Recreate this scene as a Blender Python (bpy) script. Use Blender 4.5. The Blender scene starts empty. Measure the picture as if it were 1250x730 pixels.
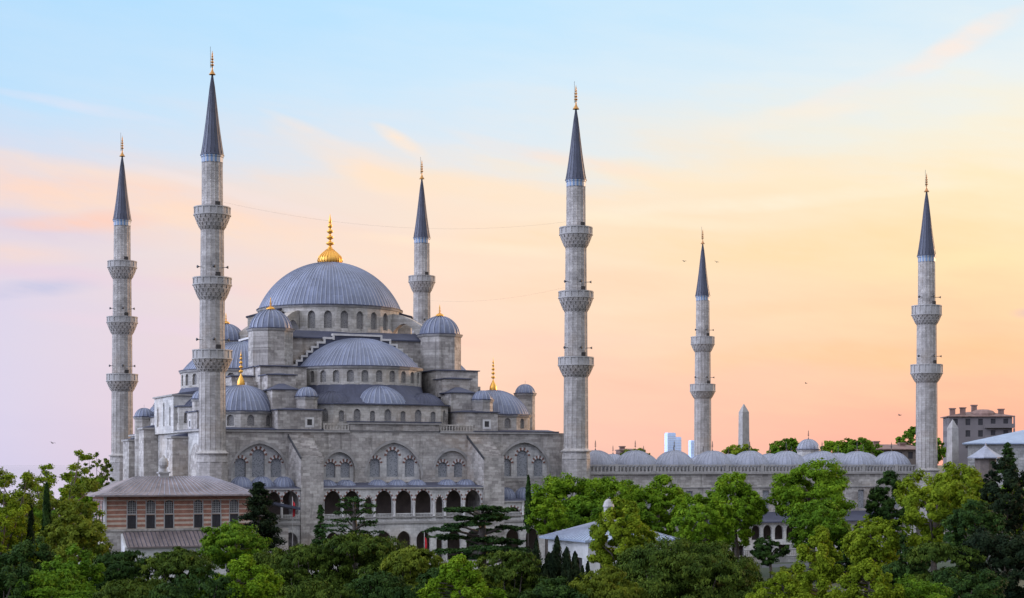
import bpy, math, random
import numpy as np
from mathutils import Vector
from mathutils.geometry import tessellate_polygon
PI = math.pi
S = bpy.context.scene
COL = S.collection

# ------------------------------------------------------------------ camera
F = 2006.0                      # focal length in photo pixels (photo 1250 wide)
CAMZ = 16.0
cd = bpy.data.cameras.new('camera'); cam = bpy.data.objects.new('camera', cd); COL.objects.link(cam)
cam.location = (0, 0, CAMZ); cam.rotation_euler = (PI/2, 0, 0)
cd.sensor_width = 36.0; cd.lens = F/1250*36; cd.shift_y = 202/1250
cd.clip_start = 1; cd.clip_end = 60000
S.camera = cam
S.render.engine = 'CYCLES'
S.view_settings.view_transform = 'Standard'; S.view_settings.look = 'None'
S.view_settings.exposure = 0.0; S.view_settings.gamma = 1.0; S.view_settings.use_curve_mapping = False
S.cycles.max_bounces = 6; S.cycles.transparent_max_bounces = 6

def lin(c):
    c = c/255.0
    return c/12.92 if c <= .04045 else ((c+.055)/1.055)**2.4
def rgb(r, g, b, k=1.0): return (lin(r)*k, lin(g)*k, lin(b)*k, 1)

class NT:
    """small node-tree helper"""
    def __init__(s, nt): s.nt = nt
    def n(s, t, **kw):
        x = s.nt.nodes.new(t)
        for k, v in kw.items(): setattr(x, k, v)
        return x
    def put(s, sock, v):
        if isinstance(v, bpy.types.NodeSocket): s.nt.links.new(v, sock)
        else: sock.default_value = v
    def math(s, op, a, b=0.0, c=0.0, clamp=False):
        m = s.n('ShaderNodeMath', operation=op, use_clamp=clamp)
        s.put(m.inputs[0], a); s.put(m.inputs[1], b); s.put(m.inputs[2], c)
        return m.outputs[0]
    def mix(s, f, a, b, bt='MIX'):
        m = s.n('ShaderNodeMix', data_type='RGBA', blend_type=bt)
        s.put(m.inputs[0], f); s.put(m.inputs[6], a); s.put(m.inputs[7], b)
        return m.outputs[2]
    def ramp(s, f, stops, interp='LINEAR'):
        r = s.n('ShaderNodeValToRGB'); r.color_ramp.interpolation = interp
        e = r.color_ramp.elements
        while len(e) < len(stops): e.new(.5)
        for i, (p, c) in enumerate(stops): e[i].position = p; e[i].color = c
        s.put(r.inputs[0], f); return r.outputs[0]
    def comb(s, x, y, z):
        c = s.n('ShaderNodeCombineXYZ'); s.put(c.inputs[0], x); s.put(c.inputs[1], y); s.put(c.inputs[2], z); return c.outputs[0]
    def noise(s, vec, scale, detail=3.0, rough=.55):
        t = s.n('ShaderNodeTexNoise'); s.put(t.inputs['Vector'], vec)
        t.inputs['Scale'].default_value = scale; t.inputs['Detail'].default_value = detail; t.inputs['Roughness'].default_value = rough
        return t.outputs[0]
    def mr(s, v, a, b, c=0.0, d=1.0, smooth=False):
        m = s.n('ShaderNodeMapRange', interpolation_type='SMOOTHSTEP' if smooth else 'LINEAR')
        s.put(m.inputs[0], v); m.inputs[1].default_value = a; m.inputs[2].default_value = b
        m.inputs[3].default_value = c; m.inputs[4].default_value = d
        return m.outputs[0]

# ------------------------------------------------------------------ sky and sun
SUN_AZ, SUN_EL = math.radians(52), math.radians(7)
W = bpy.data.worlds.new('World'); S.world = W; W.use_nodes = True
k = NT(W.node_tree); W.node_tree.nodes.clear()
tc = k.n('ShaderNodeTexCoord'); sp = k.n('ShaderNodeSeparateXYZ'); k.put(sp.inputs[0], tc.outputs['Generated'])
x, y, z = sp.outputs
hyp = k.math('SQRT', k.math('ADD', k.math('MULTIPLY', x, x), k.math('MULTIPLY', y, y)))
el = k.math('DIVIDE', z, k.math('MAXIMUM', hyp, .02))
az = k.math('ARCTAN2', x, y)
cv = k.comb(k.math('MULTIPLY', az, 5.0), k.math('ADD', k.math('MULTIPLY', el, 17.0), k.math('MULTIPLY', az, 3.0)), 3.7)
n1 = k.noise(cv, 1.0, 5.0, .55)
n1b = k.noise(k.comb(k.math('MULTIPLY', az, 14.0), k.math('ADD', k.math('MULTIPLY', el, 75.0), k.math('MULTIPLY', az, 9.0)), 8.1), 1.0, 5.0, .6)
el2 = k.math('ADD', k.math('ADD', el, k.math('MULTIPLY', k.math('SUBTRACT', n1, .5), .085)), k.math('MULTIPLY', k.math('SUBTRACT', n1b, .5), .045))
e = k.mr(el2, 0.0, .30)
def st(*a): return [((567-py)/2006/.30, rgb(*c)) for py, c in a][::1]
rl = k.ramp(e, st((560, (212, 206, 234)), (480, (217, 209, 234)), (400, (219, 210, 232)), (320, (225, 212, 226)), (255, (228, 216, 224)), (205, (212, 220, 238)), (120, (192, 223, 249)), (0, (176, 219, 252))))
rc = k.ramp(e, st((560, (246, 200, 186)), (500, (250, 206, 188)), (420, (251, 214, 192)), (320, (252, 224, 200)), (240, (248, 228, 208)), (180, (224, 231, 238)), (110, (208, 231, 248)), (0, (190, 227, 252))))
rr = k.ramp(e, st((560, (249, 172, 156)), (500, (252, 182, 156)), (420, (253, 202, 162)), (320, (253, 220, 172)), (240, (252, 230, 192)), (170, (244, 236, 216)), (100, (230, 237, 238)), (0, (210, 232, 246))))
c = k.mix(k.mr(az, -.30, -.02, smooth=False), rl, rc)
c = k.mix(k.mr(az, -.02, .27), c, rr)
# thin wind-drawn cloud streaks, each a ragged soft band in the sky
wv = k.comb(k.math('MULTIPLY', az, 16.0), k.math('ADD', k.math('MULTIPLY', el, 60.0), k.math('MULTIPLY', az, 10.0)), 11.3)
n2 = k.noise(wv, 1.0, 6.0, .62)
n4 = k.noise(k.comb(k.math('MULTIPLY', az, 9.0), k.math('MULTIPLY', el, 22.0), 2.2), 1.0, 3.0, .5)
def streak(c, px, py, L, Wd, ang, colr, amt, rag=.6):
    a0, e0 = (px-625)/2006, (567-py)/2006; ca, sa = math.cos(ang), math.sin(ang)
    da = k.math('SUBTRACT', az, a0); de = k.math('SUBTRACT', el, e0)
    de = k.math('ADD', de, k.math('MULTIPLY', k.math('SUBTRACT', n4, .5), Wd/2006*2.2))
    u = k.math('DIVIDE', k.math('ADD', k.math('MULTIPLY', da, ca), k.math('MULTIPLY', de, sa)), L/2006)
    v = k.math('DIVIDE', k.math('SUBTRACT', k.math('MULTIPLY', de, ca), k.math('MULTIPLY', da, sa)), Wd/2006)
    r2 = k.math('ADD', k.math('MULTIPLY', u, u), k.math('MULTIPLY', v, v))
    f = k.math('POWER', k.mr(r2, 1.0, 0.0), 1.4)
    f = k.math('MULTIPLY', f, k.math('ADD', 1-rag, k.math('MULTIPLY', k.mr(n2, .35, .68, smooth=True), rag)))
    return k.mix(k.math('MULTIPLY', f, amt*1.2, clamp=True), c, rgb(*colr))
for q in [
    (150, 248, 420, 34, -.10, (253, 216, 196), .80), (60, 215, 300, 16, -.08, (250, 222, 205), .6),
    (60, 285, 200, 26, -.02, (222, 206, 222), .7), (330, 290, 330, 34, -.12, (254, 221, 196), .75),
    (110, 280, 110, 14, .05, (253, 206, 188), .8), (450, 212, 150, 20, -.42, (254, 226, 202), .85),
    (492, 178, 52, 12, -.55, (254, 230, 208), .95), (420, 180, 120, 9, -.38, (250, 228, 212), .6),
    (600, 232, 220, 22, -.10, (254, 226, 196), .8), (110, 146, 140, 8, -.12, (226, 226, 240), .6),
    (55, 360, 95, 15, .10, (196, 196, 226), .85), (20, 320, 120, 18, 0, (250, 216, 200), .5), (130, 345, 260, 14, -.05, (232, 206, 222), .6),
    (1160, 74, 95, 20, .45, (253, 230, 216), .8), (1080, 100, 150, 14, .30, (244, 232, 224), .6), (1000, 140, 220, 22, .12, (250, 234, 214), .5),
    (820, 212, 260, 26, -.06, (254, 230, 196), .6), (690, 192, 160, 14, -.2, (253, 224, 204), .6), (1240, 392, 30, 8, 0, (214, 184, 190), .6),
    (900, 300, 420, 40, -.03, (255, 214, 158), .45), (760, 350, 300, 22, .02, (254, 210, 176), .5), (1100, 440, 360, 24, .02, (254, 192, 142), .5),
    (420, 345, 260, 24, -.04, (253, 214, 196), .55), (820, 470, 360, 22, .03, (254, 196, 172), .5), (600, 420, 240, 18, .02, (252, 204, 188), .5),
    (930, 250, 300, 12, .05, (250, 238, 214), .6), (1180, 330, 200, 16, .04, (255, 226, 176), .6), (300, 240, 200, 10, -.22, (244, 226, 222), .6),
    (560, 300, 200, 12, -.10, (255, 230, 204), .7), (780, 270, 220, 10, -.05, (255, 236, 208), .6), (980, 380, 260, 14, .03, (255, 206, 166), .6), (230, 400, 220, 16, -.04, (232, 210, 226), .6)]:
    c = streak(c, *q)
# the rest of the dome, away from the sunset, brightened out of view
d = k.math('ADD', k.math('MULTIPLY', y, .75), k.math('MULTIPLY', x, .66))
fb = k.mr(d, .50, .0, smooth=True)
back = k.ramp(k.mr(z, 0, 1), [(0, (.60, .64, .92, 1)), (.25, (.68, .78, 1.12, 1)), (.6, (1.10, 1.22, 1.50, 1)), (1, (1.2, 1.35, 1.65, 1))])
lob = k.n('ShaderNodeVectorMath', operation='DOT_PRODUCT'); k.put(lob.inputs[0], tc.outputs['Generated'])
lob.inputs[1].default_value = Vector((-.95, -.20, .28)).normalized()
lobe = k.math('POWER', k.math('MAXIMUM', lob.outputs['Value'], 0.0), 4.0)  # unseen bright patch added at the left to light the left-facing walls
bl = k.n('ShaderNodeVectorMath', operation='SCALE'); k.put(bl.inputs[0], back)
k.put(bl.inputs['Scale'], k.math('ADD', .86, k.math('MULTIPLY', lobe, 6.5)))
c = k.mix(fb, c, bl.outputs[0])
c = k.mix(k.mr(z, .36, .75, smooth=True), c, (1.35, 1.42, 1.62, 1))  # unseen overhead sky brightened to light treetops and domes
ns = k.n('ShaderNodeTexSky', sky_type='NISHITA', sun_disc=False); ns.sun_elevation = SUN_EL; ns.sun_rotation = SUN_AZ
c = k.mix(.012, c, ns.outputs[0], 'ADD')
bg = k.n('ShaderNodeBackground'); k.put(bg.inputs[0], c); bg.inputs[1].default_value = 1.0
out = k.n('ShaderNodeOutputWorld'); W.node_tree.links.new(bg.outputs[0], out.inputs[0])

sd = bpy.data.lights.new('sun', 'SUN'); sun = bpy.data.objects.new('sun', sd); COL.objects.link(sun)
sd.energy = 3.6; sd.angle = math.radians(4); sd.color = (1, .62, .36)
sdir = Vector((math.sin(SUN_AZ)*math.cos(SUN_EL), math.cos(SUN_AZ)*math.cos(SUN_EL), math.sin(SUN_EL)))
sun.rotation_euler = sdir.to_track_quat('Z', 'Y').to_euler(); sun.location = (100, 100, 120)

# ------------------------------------------------------------------ materials
def new_mat(name):
    m = bpy.data.materials.new(name); m.use_nodes = True
    b = m.node_tree.nodes['Principled BSDF']
    return m, NT(m.node_tree), b
def finish(k, b, col, rough=.8, bump=None, bstr=.3, bdist=.05, metal=0.0):
    k.put(b.inputs['Base Color'], col); k.put(b.inputs['Roughness'], rough); b.inputs['Metallic'].default_value = metal
    if bump is not None:
        bn = k.n('ShaderNodeBump'); bn.inputs['Strength'].default_value = bstr; bn.inputs['Distance'].default_value = bdist
        k.put(bn.inputs['Height'], bump); k.put(b.inputs['Normal'], bn.outputs[0])
def oxyz(k):
    t = k.n('ShaderNodeTexCoord'); s = k.n('ShaderNodeSeparateXYZ'); k.put(s.inputs[0], t.outputs['Object'])
    return t.outputs['Object'], s.outputs[0], s.outputs[1], s.outputs[2]

def stone(name, c1, c2, round_r=None, bw=1.15, bh=.46, mort=.018, stain=.72, mc=None):
    m, k, b = new_mat(name); o, x, y, z = oxyz(k)
    h = k.math('ADD', x, y) if round_r is None else k.math('MULTIPLY', k.math('ARCTAN2', y, x), round_r)
    br = k.n('ShaderNodeTexBrick'); k.put(br.inputs['Vector'], k.comb(h, z, 0.0))
    br.inputs['Color1'].default_value = (*c1, 1); br.inputs['Color2'].default_value = (*c2, 1)
    br.inputs['Mortar'].default_value = (*(mc or [v*.6 for v in c1]), 1); br.inputs['Scale'].default_value = 1
    br.inputs['Brick Width'].default_value = bw; br.inputs['Row Height'].default_value = bh
    br.inputs['Mortar Size'].default_value = mort; br.inputs['Mortar Smooth'].default_value = .3
    big = k.noise(o, .28, 5.0, .65); fine = k.noise(o, 2.6, 4.0, .6)
    streak = k.noise(k.comb(k.math('MULTIPLY', x, 1.4), k.math('MULTIPLY', y, 1.4), k.math('MULTIPLY', z, .14)), 1.0, 4.0, .6)
    v = k.mr(big, .3, .7, .70, 1.28)
    col = k.mix(1.0, br.outputs[0], k.comb(v, v, v), 'MULTIPLY')
    v2 = k.mr(fine, .3, .7, .84, 1.14); col = k.mix(1.0, col, k.comb(v2, v2, v2), 'MULTIPLY')
    col = k.mix(k.math('MULTIPLY', k.mr(streak, .52, .75, smooth=True), stain), col, (.13, .115, .10, 1))
    col = k.mix(k.math('MULTIPLY', k.mr(k.noise(o, .11, 3.0), .52, .7, smooth=True), .3), col, (.36, .26, .17, 1))
    col = k.mix(k.math('MULTIPLY', k.mr(k.noise(k.comb(k.math('MULTIPLY', h, .35), k.math('MULTIPLY', z, .8), 7.0), 1.0, 5.0, .7), .54, .62, smooth=True), .38), col, (.52, .48, .43, 1))
    b.inputs['Specular IOR Level'].default_value = .2
    finish(k, b, col, .9, k.math('ADD', br.outputs[1], k.math('MULTIPLY', fine, -.6)), .5, -.05)
    return m
def lead(name, c, sheets=0, rough=.42, var=.28):
    m, k, b = new_mat(name); o, x, y, z = oxyz(k)
    big = k.noise(o, .35, 5.0, .65); fine = k.noise(o, 3.0, 4.0, .6)
    streak = k.noise(k.comb(k.math('MULTIPLY', x, 2.2), k.math('MULTIPLY', y, 2.2), k.math('MULTIPLY', z, .5)), 1.0, 4.0, .6)
    v = k.math('MULTIPLY', k.mr(big, .3, .7, 1-var, 1+var), k.mr(fine, .3, .7, .9, 1.1))
    if sheets:
        a = k.math('FLOOR', k.math('MULTIPLY', k.math('ARCTAN2', y, x), sheets/(2*PI)))
        zz = k.math('FLOOR', k.math('MULTIPLY', z, .62))
        w = k.n('ShaderNodeTexWhiteNoise', noise_dimensions='2D'); k.put(w.inputs['Vector'], k.comb(a, zz, 0.0))
        v = k.math('MULTIPLY', v, k.mr(w.outputs[0], 0, 1, .86, 1.14))
    if sheets: streak = k.noise(k.comb(k.math('MULTIPLY', k.math('ARCTAN2', y, x), 11.0), k.math('MULTIPLY', z, .16), 0.0), 1.0, 5.0, .65)
    col = k.mix(1.0, (*c, 1), k.comb(v, v, v), 'MULTIPLY')
    col = k.mix(k.math('MULTIPLY', k.mr(streak, .52, .72, smooth=True), .5), col, (c[0]*1.7, c[1]*1.62, c[2]*1.5, 1))
    finish(k, b, col, k.mr(fine, .3, .7, rough-.06, rough+.14), fine, .12, .05)
    return m
def plain(name, c, rough=.7, var=.15, scale=1.5, metal=0.0):
    m, k, b = new_mat(name); o, x, y, z = oxyz(k)
    n = k.noise(o, scale, 4.0, .6); v = k.mr(n, .3, .7, 1-var, 1+var)
    finish(k, b, k.mix(1.0, (*c, 1), k.comb(v, v, v), 'MULTIPLY'), rough, n, .15, .03, metal)
    return m

M = {}
M['stone'] = stone('ashlar stone', (.235, .21, .19), (.41, .375, .335), mort=.008)
M['stone_round'] = stone('minaret stone', (.275, .25, .228), (.35, .32, .292), 2.0, .8, .42, .010, .5)
M['drum_stone'] = stone('drum stone', (.31, .285, .25), (.42, .385, .34), None, 1.0, .42, .010, .6)
M['marble'] = stone('pale gallery stone', (.38, .36, .335), (.50, .475, .44), None, 1.4, .5, .008, .35)
M['trim'] = plain('cornice stone', (.27, .25, .23), .85, .25, .8)
M['coping'] = plain('pale coping stone', (.5, .47, .44), .85, .2, .8)
M['lead'] = lead('dome lead', (.118, .132, .185), 48, .5)
M['lead_seam'] = plain('lead roll seam', (.22, .23, .275), .45, .15, 1.5)
M['lead_roof'] = lead('roof lead', (.040, .042, .066), 0, .65)
M['lead_pale'] = lead('pale weathered lead', (.215, .22, .255), 0, .5)
M['lead_pale_brown'] = lead('brownish weathered lead', (.165, .128, .122), 0, .65, .4)
M['lead_pale_blue'] = lead('pale blue grey lead', (.22, .26, .33), 0, .5, .15)
M['lead_cone'] = lead('spire lead', (.036, .039, .060), 20, .5)
m, kk, b = new_mat('gilded bronze'); b.inputs['Base Color'].default_value = (.72, .37, .07, 1); b.inputs['Metallic'].default_value = .8; b.inputs['Roughness'].default_value = .42; M['gold'] = m
M['gold_old'] = plain('tarnished gilding', (.36, .16, .06), .4, .2, 2, .6)
def grille(name, base, hole, sc):
    m, k, b = new_mat(name); o, x, y, z = oxyz(k)
    v = k.n('ShaderNodeTexVoronoi'); k.put(v.inputs['Vector'], o); v.inputs['Scale'].default_value = sc
    col = k.mix(k.mr(v.outputs[0], .25, .42), (*hole, 1), (*base, 1))
    finish(k, b, col, .6, v.outputs[0], .3, .02); return m
M['grille'] = grille('plaster window grille', (.20, .185, .17), (.07, .07, .075), 5.0)
M['grille_pale'] = grille('stone lattice grille', (.25, .25, .255), (.10, .105, .115), 4.0)
M['dark'] = plain('dark interior', (.03, .026, .024), .8, .2)
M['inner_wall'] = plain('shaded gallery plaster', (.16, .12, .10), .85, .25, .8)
M['red_stone'] = plain('red voussoir stone', (.17, .08, .058), .85, .2, 2)
M['shutter'] = plain('dark wooden shutter', (.022, .018, .020), .55, .3, 3)
M['wood'] = plain('weathered brown timber', (.11, .085, .07), .8, .25, 2)
M['render_white'] = plain('weathered white render', (.48, .465, .44), .85, .25, .5)
M['iron'] = plain('dark iron', (.03, .03, .033), .5, .2, 3)
M['flag_red'] = plain('red flag cloth', (.50, .015, .025), .8, .1, 2)
M['bird'] = plain('dark bird plumage', (.05, .045, .045), .8, .2, 2)
M['roof_tile'] = plain('brown roof tiles', (.17, .10, .08), .8, .3, .7)
M['flat_plaster'] = plain('grey apartment plaster', (.135, .115, .112), .85, .15, .15)
M['asphalt'] = plain('asphalt', (.05, .05, .052), .9, .2, .8)
M['paving'] = stone('paving stone', (.26, .25, .235), (.33, .32, .30), None, .9, .6, .02, .25)
M['bark'] = plain('tree bark', (.075, .058, .045), .9, .35, 3)
# striped brick and stone wall of the pavilion
m, k, b = new_mat('banded brick and stone'); o, x, y, z = oxyz(k)
br = k.n('ShaderNodeTexBrick'); k.put(br.inputs['Vector'], k.comb(k.math('ADD', x, y), z, 0.0)); br.inputs['Scale'].default_value = 1
br.inputs['Color1'].default_value = (.21, .062, .028, 1); br.inputs['Color2'].default_value = (.30, .098, .048, 1); br.inputs['Mortar'].default_value = (.40, .30, .24, 1)
br.inputs['Brick Width'].default_value = .34; br.inputs['Row Height'].default_value = .12; br.inputs['Mortar Size'].default_value = .012
fr = k.math('FRACT', k.math('DIVIDE', k.math('SUBTRACT', z, 6.9), .66))
low = k.math('LESS_THAN', z, 8.95)
th = k.math('ADD', .24, k.math('MULTIPLY', low, .24))
band = k.math('LESS_THAN', fr, th)
nn = k.noise(o, 1.3, 4.0); v = k.mr(nn, .3, .7, .8, 1.2)
col = k.mix(band, br.outputs[0], (.45, .36, .28, 1)); col = k.mix(1.0, col, k.comb(v, v, v), 'MULTIPLY')
finish(k, b, col, .88, br.outputs[1], .3, -.03); M['banded'] = m
# ground
m, k, b = new_mat('grass and soil'); o, x, y, z = oxyz(k)
n = k.noise(o, .12, 6.0, .6); n2 = k.noise(o, 1.7, 5.0, .65)
col = k.ramp(k.math('ADD', k.math('MULTIPLY', n, .6), k.math('MULTIPLY', n2, .4)), [(.35, (.014, .024, .007, 1)), (.52, (.028, .040, .012, 1)), (.68, (.075, .065, .045, 1))])
finish(k, b, col, .95, n2, .6, .1); M['ground'] = m
m, k, b = new_mat('sea water'); o, x, y, z = oxyz(k)
finish(k, b, (.20, .24, .32, 1), .06); M['sea'] = m
# far towers, distance haze painted into the pale blue facade colour
m, k, b = new_mat('haze tinted tower facade'); o, x, y, z = oxyz(k)
br = k.n('ShaderNodeTexBrick'); k.put(br.inputs['Vector'], k.comb(k.math('ADD', x, y), z, 0.0)); br.inputs['Scale'].default_value = .1; br.offset = 0
br.inputs['Color1'].default_value = (.48, .60, .84, 1); br.inputs['Color2'].default_value = (.55, .66, .88, 1); br.inputs['Mortar'].default_value = (.70, .80, .93, 1)
br.inputs['Brick Width'].default_value = .9; br.inputs['Row Height'].default_value = .42; br.inputs['Mortar Size'].default_value = .03
finish(k, b, br.outputs[0], .35); M['tower_haze'] = m

def foliage(name, a, bcol, c3, trans=.25):
    m, k, b = new_mat(name)
    g = k.n('ShaderNodeNewGeometry'); t = k.n('ShaderNodeTexCoord')
    r = g.outputs['Random Per Island']
    n = k.noise(t.outputs['Object'], .55, 3.0)
    f = k.math('ADD', k.math('MULTIPLY', r, .38), k.math('MULTIPLY', k.mr(n, .3, .7), .62))
    col = k.ramp(f, [(.15, (*a, 1)), (.55, (*bcol, 1)), (.9, (*c3, 1))])
    k.put(b.inputs['Base Color'], col); b.inputs['Roughness'].default_value = .8
    b.inputs['Specular IOR Level'].default_value = .06
    tr = k.n('ShaderNodeBsdfTranslucent'); k.put(tr.inputs[0], k.mix(1.0, col, (1.25, 1.2, .55, 1), 'MULTIPLY'))
    ms = k.n('ShaderNodeMixShader'); ms.inputs[0].default_value = trans
    k.nt.links.new(b.outputs[0], ms.inputs[1]); k.nt.links.new(tr.outputs[0], ms.inputs[2])
    o = [n for n in k.nt.nodes if n.type == 'OUTPUT_MATERIAL'][0]; k.nt.links.new(ms.outputs[0], o.inputs[0])
    return m
FO = {
 'mid':    foliage('mid green leaves', (.034, .076, .007), (.076, .148, .009), (.138, .220, .014)),
 'bright': foliage('bright spring leaves', (.055, .112, .007), (.112, .195, .010), (.195, .285, .017), .32),
 'lime':   foliage('yellow green leaves', (.070, .108, .007), (.135, .185, .010), (.225, .270, .018), .3),
 'dark':   foliage('dark green leaves', (.011, .027, .007), (.024, .050, .010), (.048, .085, .013), .12),
 'pine':   foliage('pine needles', (.017, .034, .005), (.045, .072, .009), (.100, .130, .015), .12),
 'cedar':  foliage('cedar needles', (.010, .028, .009), (.022, .050, .011), (.046, .084, .016), .12),
 'olive':  foliage('olive green leaves', (.044, .066, .008), (.100, .128, .012), (.170, .190, .020), .25),
 'black':  foliage('very dark cypress leaves', (.006, .012, .006), (.012, .021, .008), (.024, .034, .010), .08),
}

# ------------------------------------------------------------------ mesh builder
class MB:
    def __init__(s): s.v = []; s.f = []; s.m = []; s.s = []
    def add(s, vs, fs, mi=0, sm=False):
        o = len(s.v); s.v += [tuple(p) for p in vs]
        for f in fs: s.f.append(tuple(i+o for i in f)); s.m.append(mi); s.s.append(sm)
        return s
    def box(s, x0, x1, y0, y1, z0, z1, mi=0):
        v = [(x0,y0,z0),(x1,y0,z0),(x1,y1,z0),(x0,y1,z0),(x0,y0,z1),(x1,y0,z1),(x1,y1,z1),(x0,y1,z1)]
        return s.add(v, [(3,2,1,0),(4,5,6,7),(0,1,5,4),(1,2,6,5),(2,3,7,6),(3,0,4,7)], mi)
    def hexa(s, b, t, mi=0):                       # 4 bottom points, 4 top points (ccw)
        return s.add(list(b)+list(t), [(3,2,1,0),(4,5,6,7),(0,1,5,4),(1,2,6,5),(2,3,7,6),(3,0,4,7)], mi)
    def prism(s, poly, z0, z1, mi=0, cap=True, poly2=None):
        n = len(poly); p2 = poly2 or poly
        v = [(a, b, z0) for a, b in poly]+[(a, b, z1) for a, b in p2]
        f = [(i, (i+1) % n, n+(i+1) % n, n+i) for i in range(n)]
        if cap: f += [tuple(range(n-1, -1, -1)), tuple(range(n, 2*n))]
        return s.add(v, f, mi)
    def lathe(s, prof, n, cx=0, cy=0, a0=0, a1=2*PI, mi=0, sm=False):
        full = abs(a1-a0-2*PI) < 1e-6; m = n if full else n+1
        v = []
        for j in range(m):
            a = a0+(a1-a0)*j/n
            v += [(cx+r*math.cos(a), cy+r*math.sin(a), z) for r, z in prof]
        q = len(prof); f = []
        for j in range(n):
            j2 = (j+1) % m
            for i in range(q-1):
                f.append((j*q+i, j2*q+i, j2*q+i+1, j*q+i+1))
        return s.add(v, f, mi, sm)
    def tube(s, pts, rads, n=6, mi=0, sm=True):
        pts = [Vector(p) for p in pts]; v = []
        for i, p in enumerate(pts):
            t = (pts[min(i+1, len(pts)-1)]-pts[max(i-1, 0)]).normalized()
            a = t.cross(Vector((0, 0, 1)))
            if a.length < .05: a = t.cross(Vector((1, 0, 0)))
            a.normalize(); b = t.cross(a)
            r = rads[i] if isinstance(rads, (list, tuple)) else rads
            v += [p+(a*math.cos(2*PI*j/n)+b*math.sin(2*PI*j/n))*r for j in range(n)]
        f = [(i*n+j, i*n+(j+1) % n, (i+1)*n+(j+1) % n, (i+1)*n+j) for i in range(len(pts)-1) for j in range(n)]
        f += [tuple(range(n-1, -1, -1)), tuple(range((len(pts)-1)*n, len(pts)*n))]
        return s.add(v, f, mi, sm)
    def panel(s, O, d, n, outer, holes, depth, mi=0, mr=None):
        """flat wall through O along unit d, outward normal n; outer / holes = (x, z) loops; reveals go in by depth"""
        P = lambda q, dep=0.0: (O[0]+d[0]*q[0]-n[0]*dep, O[1]+d[1]*q[0]-n[1]*dep, q[1])
        loops = [outer]+holes
        flat = [q for l in loops for q in l]
        tri = tessellate_polygon([[Vector((q[0], q[1], 0)) for q in l] for l in loops])
        sgn = d[0]*(-n[1])+d[1]*n[0]               # n . (d x z): +1 when (x, z) ccw faces n
        fs = []
        for t in tri:
            a, b, c = [flat[i] for i in t]
            ar = (b[0]-a[0])*(c[1]-a[1])-(c[0]-a[0])*(b[1]-a[1])
            if abs(ar) < 1e-9: continue
            fs.append(tuple(t) if ar*(1 if (d[1]*n[0]-d[0]*n[1]) > 0 else -1) > 0 else tuple(reversed(t)))
        s.add([P(q) for q in flat], fs, mi)
        for h in holes:
            q = len(h); vs = [P(p) for p in h]+[P(p, depth) for p in h]
            s.add(vs, [(i, (i+1) % q, q+(i+1) % q, q+i) for i in range(q)], mi if mr is None else mr)
        return s
    def poly_at(s, O, d, n, loop, dep, mi=0):
        return s.add([(O[0]+d[0]*x-n[0]*dep, O[1]+d[1]*x-n[1]*dep, z) for x, z in loop], [tuple(range(len(loop)))], mi)
    def build(s, name, mats, parent=None, loc=None):
        me = bpy.data.meshes.new(name)
        v = s.v if loc is None else [(a-loc[0], b-loc[1], c-loc[2]) for a, b, c in s.v]
        me.from_pydata(v, [], s.f)
        for m in (mats if isinstance(mats, (list, tuple)) else [mats]): me.materials.append(M[m] if isinstance(m, str) else m)
        me.polygons.foreach_set('material_index', s.m); me.polygons.foreach_set('use_smooth', s.s)
        me.update()
        o = bpy.data.objects.new(name, me); COL.objects.link(o)
        if loc is not None: o.location = loc
        if parent is not None:
            o.parent = parent
            # sub-parts of an offset part keep the thing's own coordinates
            if loc is None and parent.type == 'MESH': o.location = [-q for q in parent.location]
            elif loc is not None and parent.type == 'MESH': o.location = Vector(loc)-parent.location
        return o
def tag(o, label=None, cat=None, group=None, kind=None):
    if label: o['label'] = label
    if cat: o['category'] = cat
    if group: o['group'] = group
    if kind: o['kind'] = kind
    return o
def empty(name, loc, rz=0.0):
    o = bpy.data.objects.new(name, None); COL.objects.link(o); o.location = loc; o.rotation_euler = (0, 0, rz); o.empty_display_size = 1; return o

def arch(cx, z0, w, spring, apex, n=7):
    """pointed arch loop, counter-clockwise from bottom right"""
    a = w/2; r = apex-spring
    if r < a*1.001:
        up = [(cx+a*math.cos(t), spring+r*math.sin(t)) for t in [PI*i/(2*n) for i in range(2*n+1)]]
    else:
        c = (r*r-a*a)/(2*a); R = c+a; te = math.atan2(r, c)
        right = [(cx-c+R*math.cos(te*i/n), spring+R*math.sin(te*i/n)) for i in range(n+1)]
        up = right+[(2*cx-p[0], p[1]) for p in right[::-1][1:]]
    return [(cx-a, z0), (cx+a, z0)]+up
def rect(x0, x1, z0, z1): return [(x0, z0), (x1, z0), (x1, z1), (x0, z1)]

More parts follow.
